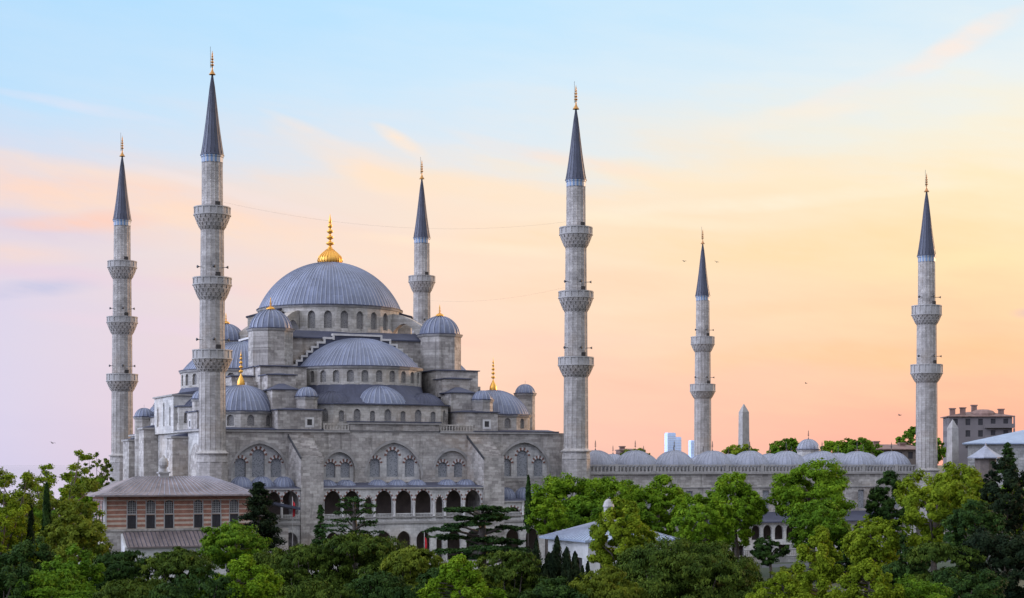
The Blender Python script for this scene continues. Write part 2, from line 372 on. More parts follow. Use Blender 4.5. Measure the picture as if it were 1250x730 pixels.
def dome(parent, name, cx, cy, z0, R, H, nr, mats=('lead', 'lead_seam'), a0=0.0, a1=2*PI, rings=18, seam=.10, lip=.25, bulge=0.0):
    """lead dome with raised roll seams; centre of the base becomes the object's origin"""
    Rs = (R*R+H*H)/(2*H); tb = math.asin(min(1, R/Rs)) if H <= R else PI-math.asin(R/Rs)
    b = MB(); per = 4; nseg = int(round(nr*(a1-a0)/(2*PI))); cols = []
    offs = [(0.0, 1), (.16, 1), (.24, 0), (.92, 0)]
    for j in range(nseg):
        for o, up in offs: cols.append((a0+(a1-a0)*(j+o)/nseg, up))
    full = abs(a1-a0-2*PI) < 1e-6
    if not full: cols.append((a1, 1))
    v = []; q = rings+2
    for a, up in cols:
        ca, sa = math.cos(a), math.sin(a)
        v.append((cx+(R+lip)*ca, cy+(R+lip)*sa, z0-.12)); 
        for i in range(rings+1):
            t = tb*(1-i/rings); r = Rs*math.sin(t); zz = z0+Rs*math.cos(t)-(Rs-H)
            s = seam*up*min(1, r/(R*.25)) if i < rings else 0
            v.append((cx+(r+s*math.sin(t))*ca, cy+(r+s*math.sin(t))*sa, zz+s*math.cos(t)))
    n = len(cols)
    for j in range(n if full else n-1):
        j2 = (j+1) % n; mi = 1 if (j % 4) == 0 else 0
        fs = [(j*q+i, j2*q+i, j2*q+i+1, j*q+i+1) for i in range(q-1)]
        o = len(b.v)
        for f in fs: b.f.append(f); b.m.append(mi); b.s.append(False)
    b.v = v
    return b.build(name, mats, parent, loc=(cx, cy, z0))

def finial(parent, cx, cy, z0, h, mat='gold', fat=1.0, onion=True, tip=True, name='finial'):
    """gilded alem: onion base, stacked knobs, crescent-less spike"""
    p = []; w = h*.13*fat
    if onion:
        p += [(w*1.25, 0), (w*1.35, .05), (w*1.22, .13), (w*.8, .21), (w*.38, .28), (w*.18, .33)]
    else: p += [(w*.8, 0), (w*.35, .12), (w*.18, .2)]
    for zc, r in ((.40, .46), (.52, .40), (.64, .36), (.75, .26), (.84, .18)):
        if fat < 1: r *= 1.7
        p += [(w*.14, zc-.045), (w*r*.85, zc-.022), (w*r, zc), (w*r*.85, zc+.018), (w*.13, zc+.04)]
    p += [(w*.1, .90), (0.005, 1.0)]
    b = MB().lathe([(r, z0+zz*h) for r, zz in p], 16, cx, cy, sm=True)
    if fat > 1.4:
        for j in range(24):
            a = 2*PI*j/24; b.tube([(cx+r*math.cos(a), cy+r*math.sin(a), z0+zz*h) for r, zz in p[:5]], [.06, .09, .09, .06, .02], 5)
    return b.build(name, mat, parent)

def drum(parent, name, cx, cy, R, z0, z1, nf, a0, a1, win=None, depth=.35, mat='drum_stone', pane='grille', vis=True, proud=0.0, cornice=.3):
    """polygonal drum, each facet with an arched window recess; window=(w, zb, spring, apex)"""
    b = MB(); holes = []
    for j in range(nf):
        t0 = a0+(a1-a0)*j/nf; t1 = a0+(a1-a0)*(j+1)/nf; tm = (t0+t1)/2
        p0 = (cx+R*math.cos(t0), cy+R*math.sin(t0)); p1 = (cx+R*math.cos(t1), cy+R*math.sin(t1))
        L = math.hypot(p1[0]-p0[0], p1[1]-p0[1]); d = ((p1[0]-p0[0])/L, (p1[1]-p0[1])/L); n = (math.cos(tm), math.sin(tm))
        if win:
            h = arch(L/2, win[1], win[0], win[2], win[3])
            b.panel(p0, d, n, rect(0, L, z0, z1), [h], depth); holes.append((p0, d, n, h))
        else: b.panel(p0, d, n, rect(0, L, z0, z1), [], depth)
    o = b.build(name, mat, parent)
    if cornice:
        cb = MB().lathe([(R-.3, z1-.35), (R+cornice*.5, z1-.3), (R+cornice, z1-.05), (R+cornice, z1+.08), (R-.6, z1+.14)], nf, cx, cy, a0, a1)
        cb.build('cornice', 'trim', o)
        MB().lathe([(R-.3, z1+.085), (R+cornice+.08, z1+.085), (R+cornice+.08, z1+.21), (R-.3, z1+.3)], nf, cx, cy, a0, a1).build('lead_flashing', 'lead_roof', o)
    for p0, d, n, h in holes:
        wbm = MB().poly_at(p0, d, n, h, depth)
        ww = (max(q[0] for q in h)-min(q[0] for q in h))
        wbm.build('window', pane, o)
    return o

# ------------------------------------------------------------------ setting
def pt(px, py, Y): return ((px-625)/F*Y, Y, CAMZ+(567-py)/F*Y)
g = MB(); g.box(-30000, 30000, -200, 30000, -1.0, 0.0); tag(g.build('ground', 'ground'), kind='structure')
g = MB(); g.add([(-20000, 450, .05), (-112, 450, .05), (-112, 28000, .05), (-20000, 28000, .05)], [(0, 1, 2, 3)]); tag(g.build('sea', 'sea'), kind='structure')

TH = math.atan2(.4057, .9138)
N1 = Vector((-45.6, 250.0, 0.0))
Uv = Vector((math.cos(TH), math.sin(TH), 0)); Vv = Vector((-math.sin(TH), math.cos(TH), 0))
def L2W(u, v, z=0.0): return N1+Uv*u+Vv*v+Vector((0, 0, z))
# paved terrace around the mosque and the path in front of the courtyard
g = MB(); g.add([tuple(L2W(u, v, .02)) for u, v in ((-24, -20), (150, -13), (150, 90), (-24, 90))], [(0, 1, 2, 3)]); tag(g.build('terrace_paving', 'paving'), kind='structure')
g = MB(); g.add([tuple(L2W(u, v, .012)) for u, v in ((-60, -34), (170, -28), (170, -21), (-60, -26))], [(0, 1, 2, 3)]); tag(g.build('garden_path', 'asphalt'), kind='structure')

# ------------------------------------------------------------------ the mosque
CU, CV = 30.2, 36.25
mosque = empty('mosque', N1, TH)
tag(mosque, 'great grey stone mosque of cascading lead domes with a gilded finial', 'mosque')
DEG = math.radians
FV = 4.0                        # plane of the front wall
NX, PX_, NY = (-1, 0), (1, 0), (0, -1)

def band_arch(mb, O, d, n, cx, spring, w, apex, t, dep, proud, nv=11, m0=1, m1=2):
    """alternating red and white voussoirs round an arch"""
    a = arch(cx, spring, w, spring, apex, 8)[2:]
    b_ = arch(cx, spring, w+2*t, spring, apex+t*1.25, 8)[2:]
    N = len(a)
    def at(l, f):
        f *= N-1; i = min(int(f), N-2); q = f-i
        return (l[i][0]*(1-q)+l[i+1][0]*q, l[i][1]*(1-q)+l[i+1][1]*q)
    for i in range(nv):
        f0, f1 = i/nv, (i+1)/nv
        loop = [at(a, f0), at(b_, f0), at(b_, f1), at(a, f1)]
        mb.poly_at(O, d, n, loop, dep-proud, m0 if i % 2 == 0 else m1)

# --- north-east front wall with blind arches and grouped windows
wb = MB(); O = (0, FV); D = (1, 0)
big = [(8.45, 13.2, 9.0, 14.3, 19.3), (30.75, 13.2, 9.4, 14.2, 19.55), (53.9, 13.2, 9.2, 14.8, 19.7)]
small = [(21.5, 13.2, 5.2, 15.2, 18.0), (40.9, 13.2, 5.9, 15.4, 18.25)]
holes = [arch(c, z0, w, sp, ap, 10) for c, z0, w, sp, ap in big+small]
wb.panel(O, D, NY, rect(0.2, 61.4, 0, 21.3), holes, .7)
wb.panel((23.3, FV-.02), D, NY, rect(0, 15.3, 21.0, 22.5), [], 0); wb.box(23.3, 38.6, FV, FV+.8, 21.0, 22.5)
wall = wb.build('wall', 'stone', mosque)
wins = []
for c, z0, w, sp, ap in big:
    wins.append((c, [(c-w*.32, 14.0, 1.75, 16.2, 17.0), (c, 14.0, 2.05, 17.4, 18.4), (c+w*.32, 14.0, 1.75, 16.2, 17.0)], arch(c, z0, w, sp, ap, 10)))
for c, z0, w, sp, ap in small:
    wins.append((c, [(c-w*.235, 13.9, 1.6, 15.7, 16.4), (c+w*.235, 13.9, 1.6, 15.7, 16.4)], arch(c, z0, w, sp, ap, 10)))
for c, wl, loop in wins:
    ib = MB(); ib.panel((0, FV+.7), D, NY, loop, [arch(*q) for q in wl], .45)
    # raised archivolt
    iw = ib.build('arch_infill', 'marble', wall)
    for q in wl:
        mb = MB().poly_at((0, FV+.7), D, NY, arch(*q), .4, 0)
        band_arch(mb, (0, FV+.7), D, NY, q[0], q[3], q[2], q[4], .42, 0, .03)
        mb.build('window', ['grille_pale', 'red_stone', 'coping'], wall)
for c, z0, w, sp, ap in big+small:
    mb = MB(); band_arch(mb, O, D, NY, c, sp, w, ap, .38, 0, .07, 18, 0, 0)
    mb.build('archivolt', 'trim', wall)
cb = MB()
cb.box(2.0, 23.2, FV-.35, FV+.3, 21.1, 21.42); cb.box(38.7, 60.2, FV-.35, FV+.3, 21.1, 21.42)
cb.box(23.1, 38.8, FV-.35, FV+1.0, 22.5, 22.8); cb.box(23.3, 38.6, FV-.12, FV, 21.2, 21.4)
cb.box(48, 59.9, FV-.25, FV+.0, 13.55, 13.8)
cb.build('cornice', 'trim', mosque)
fl = MB(); fl.box(2.0, 18.8, FV-.45, FV+.3, 21.425, 21.56); fl.box(44.7, 60.2, FV-.45, FV+.3, 21.425, 21.56); fl.box(23.0, 38.9, FV-.45, FV+1.0, 22.805, 22.95); fl.build('lead_flashing', 'lead_roof', mosque)
# balustrades at the two ends of the middle parapet
for u0, u1 in ((18.9, 23.1), (38.8, 44.6)):
    bb = MB(); bb.box(u0, u1, FV-.1, FV+.15, 21.42, 21.6); bb.box(u0, u1, FV-.1, FV+.15, 22.35, 22.55)
    n = int((u1-u0)/.5)
    for i in range(n+1):
        uu = u0+(u1-u0-.2)*i/n; bb.box(uu, uu+.2, FV-.05, FV+.1, 21.6, 22.35)
    bb.build('balustrade', 'drum_stone', mosque)

# --- hall body and flat lead roofs
hb = MB(); hb.box(1.0, 60.4, 6.8, 68.6, 0, 21.25); hb.build('hall_body', 'stone', mosque)
rb = MB()
rb.add([(2, FV-.3, 21.44), (60.2, FV-.3, 21.44), (60.2, 8, 21.9), (2, 8, 21.9)], [(0, 1, 2, 3)])
rb.box(.6, 60.8, 7.9, 68.9, 21.3, 21.7)
rb.build('roof', 'lead_roof', mosque)

# --- two sloping front buttresses
for c in (14.9, 45.4):
    bb = MB(); a, e2 = c-1.8, c+1.8
    NS = 9
    for i in range(NS):
        v0 = -3+(FV-.02+3)*i/NS; v1 = -3+(FV-.02+3)*(i+1)/NS
        bb.box(a, e2, v0, v1-.002 if i < NS-1 else v1, 0, 16.9+3.7*(i+1)/NS)
    o = bb.build('buttress', 'stone', mosque)
    cb = MB()
    for q0, q1, f0 in ((a-.14, a-.003, 0),):
        cb.hexa([(q0, -3.2, 16.75), (q1, -3.2, 16.75), (q1, FV-.04, 20.35), (q0, FV-.04, 20.35)], [(q0, -3.2, 17.2), (q1, -3.2, 17.2), (q1, FV-.04, 20.85), (q0, FV-.04, 20.85)])
    cb.build('coping', 'iron', o)

# --- stepped blocks climbing from the front wall to the weight towers
def stepped(c, fx, fy, tag_parent=mosque):
    """c: centre along the wall; fx(a, b) maps (along, inwards) to local u, v"""
    def bx(name, a0, a1, b0, b1, z0, z1, cap=.25, hip=0.0, oct_=False):
        b = MB(); p = [fx(a0, b0), fx(a1, b0), fx(a1, b1), fx(a0, b1)]
        if (p[1][0]-p[0][0])*(p[2][1]-p[1][1])-(p[1][1]-p[0][1])*(p[2][0]-p[1][0]) < 0: p = p[::-1]
        b.prism(p, z0, z1); o = b.build(name, 'stone', mosque)
        e_ = .28; q = [fx(a0-e_, b0-e_), fx(a1+e_, b0-e_), fx(a1+e_, b1+e_), fx(a0-e_, b1+e_)]
        i_ = min(a1-a0, b1-b0)*.42; r = [fx(a0+i_, b0+i_), fx(a1-i_, b0+i_), fx(a1-i_, b1-i_), fx(a0+i_, b1-i_)]
        if (q[1][0]-q[0][0])*(q[2][1]-q[1][1])-(q[1][1]-q[0][1])*(q[2][0]-q[1][0]) < 0: q = q[::-1]; r = r[::-1]
        cb = MB().prism(q, z1, z1+.16); cb.build('cornice', 'lead_roof', o)
        mb = MB(); mb.prism([( .5*(s_[0]-sum(t[0] for t in q)/4)*1.96+sum(t[0] for t in q)/4, .5*(s_[1]-sum(t[1] for t in q)/4)*1.96+sum(t[1] for t in q)/4) for s_ in q], z1+.16, z1+.2+max(hip, .25), poly2=r)
        mb.build('roof', 'lead_roof', o)
        return o
    e_ = bx('buttress_block', c-3.6, c+3.6, 4.75, 9.5, 21.3, 24.6)
    # small square window in a pale frame
    wx = c+1.6
    fb = MB(); loop = rect(wx-.75, wx+.75, 21.9, 23.5); hl = rect(wx-.4, wx+.4, 22.25, 23.2)
    p0 = fx(0, 4.70); p1 = fx(1, 4.70); dd = (p1[0]-p0[0], p1[1]-p0[1]); q0 = fx(0, 0); nn_ = (q0[0]-fx(0, 1)[0], q0[1]-fx(0, 1)[1])
    fb.panel(p0, dd, nn_, loop, [hl], .04, 0); fb.poly_at(p0, dd, nn_, hl, .03, 1)
    fb.build('window', ['coping', 'dark'], e_)
    bx('buttress_block', c-3.7, c+.5, 7.6, 12.0, 24.4, 27.9, hip=.9)
    bx('buttress_block', c-3.7, c+1.0, 10.4, 15.0, 27.5, 30.4)
    bx('buttress_block', c-3.9, c+3.9, 14.0, 23.0, 21.5, 32.0)
    tu, tv = fx(c+1.75, 6.9)
    t = drum(mosque, 'turret', tu, tv, 1.72, 24.6, 26.7, 8, DEG(22.5), DEG(382.5), mat='stone', cornice=.2)
    dome(t, 'dome', tu, tv, 26.85, 1.75, 1.55, 16, seam=.07, lip=.12, rings=8)
front = lambda a, b: (a, b)
stepped(15.2, front, None); stepped(45.8, front, None)
qib = lambda a, b: (b-3.0, a)                     # qibla side: wall on u = 1
stepped(CV-15.2, qib, None); stepped(CV+15.2, qib, None)

# --- central square, drum and main dome
sb = MB(); HS = 14.5
sb.box(CU-HS, CU+HS, CV-HS, CV+HS, 21.5, 37.4)
sq = sb.build('central_block', 'stone', mosque)
rb = MB(); a = HS+.45
rb.prism([(CU-a, CV-a), (CU+a, CV-a), (CU+a, CV+a), (CU-a, CV+a)], 37.4, 37.62)
q = 12.4
rb.prism([(CU-a+.1, CV-a+.1), (CU+a-.1, CV-a+.1), (CU+a-.1, CV+a-.1), (CU-a+.1, CV+a-.1)], 37.62, 38.9, poly2=[(CU-q, CV-q), (CU+q, CV-q), (CU+q, CV+q), (CU-q, CV+q)])
rb.build('roof', 'lead_roof', sq)
drum(mosque, 'drum', CU, CV, 12.75, 38.2, 43.45, 28, DEG(0), DEG(360), (1.35, 39.5, 41.7, 42.55), .5)
md = dome(mosque, 'main_dome', CU, CV, 43.6, 12.75, 8.7, 100, seam=.075, rings=26, lip=.35)
finial(md, CU, CV, 52.15, 9.0, 'gold', 1.41)
for i in range(4):
    for s in ((-1,), (1,), (-1,), (1,))[i]:
        an = DEG(45+90*i+21*s); ca, sa = math.cos(an), math.sin(an)
        def R2(r, t): return (CU+r*ca-t*sa, CV+r*sa+t*ca)
        bb = MB(); hw = 1.35
        bb.hexa([(*R2(12.0, -hw), 37.8), (*R2(14.6, -hw), 37.8), (*R2(14.6, hw), 37.8), (*R2(12.0, hw), 37.8)],
                [(*R2(12.0, -hw), 43.0), (*R2(14.6, -hw), 42.3), (*R2(14.6, hw), 42.3), (*R2(12.0, hw), 43.0)])
        o = bb.build('drum_buttress', 'drum_stone', mosque)
        cb = MB(); hw = 1.6
        cb.hexa([(*R2(12.3, -hw), 42.97), (*R2(14.9, -hw), 42.27), (*R2(14.9, hw), 42.27), (*R2(12.3, hw), 42.97)],
                [(*R2(12.3, -hw), 43.2), (*R2(14.9, -hw), 42.5), (*R2(14.9, hw), 42.5), (*R2(12.3, hw), 43.2)])
        cb.build('coping', 'lead_roof', o)
    # flying arch from the drum to the weight tower
    an = DEG(45+90*i); ca, sa = math.cos(an), math.sin(an)
    def R3(r, t): return (CU+r*ca-t*sa, CV+r*sa+t*ca)
    bb = MB(); N = 8
    for j in range(N):
        r0, r1 = 12.6+5.8*j/N, 12.6+5.8*(j+1)/N
        f0, f1 = j/N, (j+1)/N
        lo = lambda f: 38.2+2.6*math.sin(PI*min(1, f*1.0+.12))
        hi = lambda f: 42.6-1.8*f*f-.6*f
        bb.hexa([(*R3(r0, -.6), lo(f0)), (*R3(r1, -.6), lo(f1)), (*R3(r1, .6), lo(f1)), (*R3(r0, .6), lo(f0))],
                [(*R3(r0, -.6), hi(f0)), (*R3(r1, -.6), hi(f1)), (*R3(r1, .6), hi(f1)), (*R3(r0, .6), hi(f0))])
    bb.build('flying_buttress', 'drum_stone', mosque)

# --- four weight towers
for du, dv in ((-1, -1), (1, -1), (-1, 1), (1, 1)):
    tu, tv = CU+15.2*du, CV+15.2*dv
    t = drum(mosque, 'weight_tower', tu, tv, 3.72, 31.8, 38.5, 8, DEG(22.5), DEG(382.5), mat='stone', cornice=.28)
    d_ = dome(t, 'dome', tu, tv, 38.65, 3.45, 3.25, 22, seam=.13, rings=12)
    finial(d_, tu, tv, 41.85, 2.2, 'gold', 1.7)

# --- four semi-domes with drums, exedrae and lead skirts
def semi(k4, outer_d, halfw, nwin):
    """k4: 0 = front (-v), 1 = qibla (-u), 2 = back (+v), 3 = courtyard side (+u)"""
    an = DEG([270, 180, 90, 0][k4]); ca, sa = round(math.cos(an)), round(math.sin(an))
    def P(out, side): return (CU+out*ca-side*sa, CV+out*sa+side*ca)      # out from centre, along the side
    SC = 16.0; c = P(SC, 0)
    a0, a1 = an-DEG(112), an+DEG(112)
    sdm = dome(mosque, 'semi_dome', c[0], c[1], 32.25, 10.45, 5.3, 84, a0=a0, a1=a1, seam=.075, rings=18, lip=.3)
    nf = 15
    drum(mosque, 'semi_dome_drum', c[0], c[1], 10.75, 28.6, 32.1, nf, an-DEG(97), an+DEG(97), (1.15, 29.6, 31.0, 31.55), .35) if k4 != 2 else \
        drum(mosque, 'semi_dome_drum', c[0], c[1], 10.75, 28.6, 32.1, nf, an-DEG(97), an+DEG(97))
    # stepped gable behind the semi-dome
    gb = MB(); cp = MB()
    for i, (s0, s1, zt) in enumerate(((0, 4.3, 37.95), (4.3, 5.9, 37.3), (5.9, 7.1, 36.5), (7.1, 8.1, 35.7), (8.1, 9.0, 34.9), (9.0, 9.9, 34.1), (9.9, 10.8, 33.3), (10.8, 11.8, 32.5))):
        for sg in (-1, 1):
            p = [P(HS+.02, sg*s0), P(HS+.9, sg*s0), P(HS+.9, sg*s1), P(HS+.02, sg*s1)]
            if (p[1][0]-p[0][0])*(p[2][1]-p[1][1])-(p[1][1]-p[0][1])*(p[2][0]-p[1][0]) < 0: p = p[::-1]
            gb.prism(p, 30, zt)
            ex = .15
            p = [P(HS+.04, sg*s0), P(HS+1.1, sg*s0), P(HS+1.1, sg*(s1+ex)), P(HS+.04, sg*(s1+ex))]
            if (p[1][0]-p[0][0])*(p[2][1]-p[1][1])-(p[1][1]-p[0][1])*(p[2][0]-p[1][0]) < 0: p = p[::-1]
            cp.prism(p, zt+.003*i, zt+.34+.003*i)
            if i < 7:                              # riser of pale stone at the step
                p = [P(HS+.9, sg*(s1-.17)), P(HS+1.08, sg*(s1-.17)), P(HS+1.08, sg*(s1+.17)), P(HS+.9, sg*(s1+.17))]
                if (p[1][0]-p[0][0])*(p[2][1]-p[1][1])-(p[1][1]-p[0][1])*(p[2][0]-p[1][0]) < 0: p = p[::-1]
                cp.prism(p, zt-.75, zt)
    go = gb.build('stepped_gable', 'lead_roof', mosque); cp.build('coping', 'coping', go)
    # exedra wall (rectangle with cut corners) and the lead skirt above it
    hw = halfw; od = outer_d
    pts = [(15.0, -hw), (od-2.2, -hw), (od, -hw+2.2), (od, hw-2.2), (od-2.2, hw), (15.0, hw)]
    wb = MB(); hs = []
    for i in range(5):
        p0, p1 = P(*pts[i]), P(*pts[i+1]); L = math.hypot(p1[0]-p0[0], p1[1]-p0[1]); d = ((p1[0]-p0[0])/L, (p1[1]-p0[1])/L)
        n = (d[1], -d[0])
        if n[0]*(p0[0]+p1[0]-2*CU)+n[1]*(p0[1]+p1[1]-2*CV) < 0: n = (-n[0], -n[1])
        hl = []
        if k4 != 2:
            if i == 2:
                for j in range(nwin):
                    w_ = 1.2 if j % 2 == (nwin//2) % 2 else .9
                    hl.append(arch(L*(j+.5)/nwin, 22.9, w_, 24.3, 25.0 if w_ > 1 else 24.7, 5))
            elif i in (1, 3): hl.append(arch(L/2, 22.9, 1.1, 24.3, 25.0, 5))
            else: hl += [arch(L*(j+.5)/3, 22.9, 1.0, 24.3, 24.9, 5) for j in (0, 1, 2)]
        wb.panel(p0, d, n, rect(0, L, 21.4, 25.7), hl, .35); hs += [(p0, d, n, h) for h in hl]
    wo = wb.build('exedra_wall', 'drum_stone', mosque)
    for p0, d, n, h in hs: MB().poly_at(p0, d, n, h, .33).build('window', 'grille', wo)
    ring = []; outl = []
    def outer(ph):                                 # ray from the semi-dome centre to the outline
        dx, dy = math.cos(ph), math.sin(ph); best = None
        for i in range(5):
            (x0, y0), (x1, y1) = pts[i], pts[i+1]; ax, ay = x0-SC, y0; bx_, by_ = x1-x0, y1-y0
            den = dx*(-by_)+dy*bx_
            if abs(den) < 1e-9: continue
            t = (ax*(-by_)+ay*bx_)/den; s_ = (dx*ay-dy*ax)/den
            if t > 0 and -1e-6 <= s_ <= 1+1e-6 and (best is None or t < best): best = t
        return best
    sk = MB(); v = []
    phs = sorted([DEG(q) for q in range(-98, 99, 4)]+[math.atan2(q[1], q[0]-SC) for q in pts[1:5]])
    m = 0
    for ph in phs:
        t = outer(ph) or 11.9
        t = max(t+.45, 10.9)
        for f_ in (0, .3, .65, 1):
            r = 10.7*(1-f_)+t*f_
            zz = 29.2*(1-f_)+25.85*f_-1.15*math.sin(PI*f_)
            v.append((*P(SC+r*math.cos(ph), r*math.sin(ph)), zz))
        r = t; v.append((*P(SC+r*math.cos(ph), r*math.sin(ph)), 25.65)); m += 1
    fs = [(i*5+j, (i+1)*5+j, (i+1)*5+j+1, i*5+j+1) for i in range(m-1) for j in range(4)]
    sk.add(v, fs); sk.build('lead_skirt', 'lead_roof', mosque)
    for s_, r_, h_ in ((0, 4.7, 3.0), (-7.9, 3.7, 2.0), (7.9, 3.7, 2.0)):
        cc = P(od-r_+.25 if s_ == 0 else od-r_-1.3, s_)
        dome(mosque, 'exedra_dome', cc[0], cc[1], 25.95, r_, h_, 30, mats=('lead', 'lead_seam') if s_ == 0 else ('lead_roof', 'lead_roof'), seam=.08, rings=9, lip=.1)
semi(0, 30.9, 11.4, 7); semi(1, 29.3, 11.4, 7); semi(3, 29.3, 11.4, 7); semi(2, 30.9, 11.4, 7)

# --- four corner domes
for du, dv in ((-1, -1), (1, -1), (-1, 1), (1, 1)):
    tu, tv = CU+22.2*du, CV+22.6*dv
    t = drum(mosque, 'corner_drum', tu, tv, 6.4, 21.4, 24.35, 12, DEG(15), DEG(375), (1.15, 22.1, 23.3, 23.85) if dv < 0 else None, .3)
    d_ = dome(t, 'corner_dome', tu, tv, 24.45, 6.35, 4.4, 48, seam=.07, rings=14)
    if dv < 0: finial(d_, tu, tv, 28.7, 5.9, 'gold', .62)
# corner blocks joining corner domes with the towers
for du in (-1, 1):
    for dv in (-1, 1):
        tu, tv = CU+17.5*du, CV+17.5*dv
        MB().box(tu-3.2, tu+3.2, tv-3.0, tv+3.0, 21.5, 29.5).build('pier_mass', 'stone', mosque)
# slim stair turret at the courtyard end
for tu, tv, zt in ((60.2, 17.5, 28.4), (1.0, 56.5, 24.6)):
    t = drum(mosque, 'stair_turret', tu, tv, 1.75, 0.0, zt, 8, DEG(22.5), DEG(382.5), mat='stone', cornice=.25)
    d_ = dome(t, 'dome', tu, tv, zt+.12, 1.75, 1.65, 16, seam=.07, rings=8, lip=.12)
    finial(d_, tu, tv, zt+1.7, .8, 'lead_seam', 1.0, False)

# --- qibla side: wall, projecting piers and the raised mihrab block
qb = MB(); qO = (1.0, 0.0); qd = (0, 1)
qh = [arch(15.0, 11.5, 9.6, 14.6, 19.4, 8), arch(30.6, 12.0, 2.0, 17.2, 18.4, 6), arch(36.2, 12.0, 2.0, 17.6, 18.8, 6), arch(41.6, 12.0, 2.0, 17.2, 18.4, 6), arch(52, 12.5, 1.8, 17.2, 18.3, 6), arch(62, 12.5, 1.8, 17.2, 18.3, 6)]
qb.panel((.96, 0), qd, NX, rect(4.0, 68.6, 0, 21.3), qh, .6)
qw = qb.build('wall', 'marble', mosque)
MBi = MB(); iw = [arch(c_, 12.6, 1.5, z1_, z1_+.9, 5) for c_, z1_ in ((12.3, 15.4), (15, 17.0), (17.7, 15.4))]
MBi.panel((1.56, 0), qd, NX, qh[0], iw, .35); MBi.build('arch_infill', 'marble', qw)
for h in iw: MB().poly_at((1.56, 0), qd, NX, h, .33).build('window', 'grille_pale', qw)
for h in qh[1:]: MB().poly_at((.96, 0), qd, NX, h, .55).build('window', 'grille_pale', qw)
for v0, v1, zt, ul in ((20.6, 24.8, 20.3, -1.6), (44.0, 48.2, 22.2, -1.6), (57.5, 63.2, 20.3, -1.6)):
    b = MB().box(ul, .95, v0, v1, 0, zt); o = b.build('buttress', 'stone', mosque)
    MB().box(ul-.25, 1.6, v0-.25, v1+.25, zt, zt+.3).build('cornice', 'trim', o)
    r = MB(); r.hexa([(ul-.15, v0-.15, zt+.3), (1.6, v0-.15, zt+.3), (1.6, v1+.15, zt+.3), (ul-.15, v1+.15, zt+.3)], [(.3, v0+.6, zt+.75), (1.6, v0+.2, zt+1.0), (1.6, v1-.2, zt+1.0), (.3, v1-.6, zt+.75)])
    r.build('roof', 'lead_roof', o)
mh = [arch(29.6+1.9, 22.6, 1.1, 25.2, 26.0, 5), arch(36.4, 22.6, 1.1, 26.0, 26.8, 5), arch(41.3, 22.6, 1.1, 25.2, 26.0, 5)]
b = MB(); b.panel((.35, 0), qd, NX, rect(28.8, 44.2, 21.3, 27.6), mh, .3); b.panel((.35, 28.8), (1, 0), NY, rect(0, 6.2, 21.3, 27.6), [], 0); b.panel((.35, 44.2), (1, 0), (0, 1), rect(0, 6.2, 21.3, 27.6), [], 0)
o = b.build('mihrab_block', 'marble', mosque)
for h in mh: MB().poly_at((.35, 0), qd, NX, h, .28).build('window', 'grille_pale', o)
MB().box(.05, 6.5, 28.5, 44.5, 27.6, 27.85).build('cornice', 'trim', o)
r = MB(); r.hexa([(.15, 28.6, 27.85), (6.5, 28.6, 27.85), (6.5, 44.4, 27.85), (.15, 44.4, 27.85)], [(3, 30, 28.3), (6.5, 29, 28.9), (6.5, 44, 28.9), (3, 43, 28.3)]); r.build('roof', 'lead_roof', o)
MB().box(.4, 1.0, 4.0, 68.6, 21.3, 21.6).build('cornice', 'trim', mosque)

# --- galleries between the buttresses: two storeys of pointed arches
def colonnade(name, u0, u1, vf, zt, ups, lows, dome_us, zdome, floor=True):
    gb = MB(); hl = [arch(*a) for a in ups+lows]
    gb.panel((0, vf), (1, 0), NY, rect(u0, u1, 0, zt), hl, .55)
    go = gb.build(name, 'marble', mosque)
    sb = MB(); sb.box(u0, u1, vf+.05, FV-.05, 6.75, 7.25); sb.build('gallery_floor', 'marble', go)
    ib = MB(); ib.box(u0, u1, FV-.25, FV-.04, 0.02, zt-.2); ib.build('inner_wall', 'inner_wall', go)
    cb = MB(); cb.box(u0, u1, vf-.28, vf-.003, 6.7, 7.0); cb.box(u0, u1, vf-.14, vf-.003, 7.62, 7.8)
    cb.box(u0, u1, vf-.35, vf+.2, zt-.02, zt+.2); cb.build('cornice', 'trim', go)
    for a in ups:                                  # red and pale arch rings
        mb = MB(); band_arch(mb, (0, vf), (1, 0), NY, a[0], a[3], a[2], a[4], .24, 0, .025, 15, 0, 1)
        mb.build('arch_ring', ['red_stone', 'coping'], go)
    bb = MB()                                      # pierced parapet panels
    for a in ups:
        x0, x1 = a[0]-a[2]/2, a[0]+a[2]/2
        n = max(3, int((x1-x0)/.24))
        for i in range(n): bb.box(x0+(x1-x0)*i/n+.05, x0+(x1-x0)*(i+1)/n-.05, vf+.12, vf+.2, 7.25, 8.15)
        bb.box(x0, x1, vf+.08, vf+.24, 8.15, 8.3)
    bb.build('parapet', 'marble', go)
    xs = sorted([(a[0]-a[2]/2, a[0]+a[2]/2) for a in ups])
    for i in range(len(xs)-1):
        xm = (xs[i][1]+xs[i+1][0])/2
        MB().lathe([(.2, 7.8), (.17, 8.0), (.15, 9.6), (.17, 9.75), (.27, 10.1)], 10, xm, vf-.13, sm=True).build('column', 'coping', go)
    rf = MB(); rf.hexa([(u0, vf-.3, zt+.2), (u1, vf-.3, zt+.2), (u1, FV-.04, zt+.2), (u0, FV-.04, zt+.2)], [(u0, vf-.2, zt+.32), (u1, vf-.2, zt+.32), (u1, FV-.04, zt+.9), (u0, FV-.04, zt+.9)])
    rf.build('roof', 'lead_roof', go)
    for q in dome_us:
        dome(go, 'gallery_dome', q[0], .55, zt+.42, q[1], zdome, 18, seam=.07, rings=8, lip=.1)
    return go
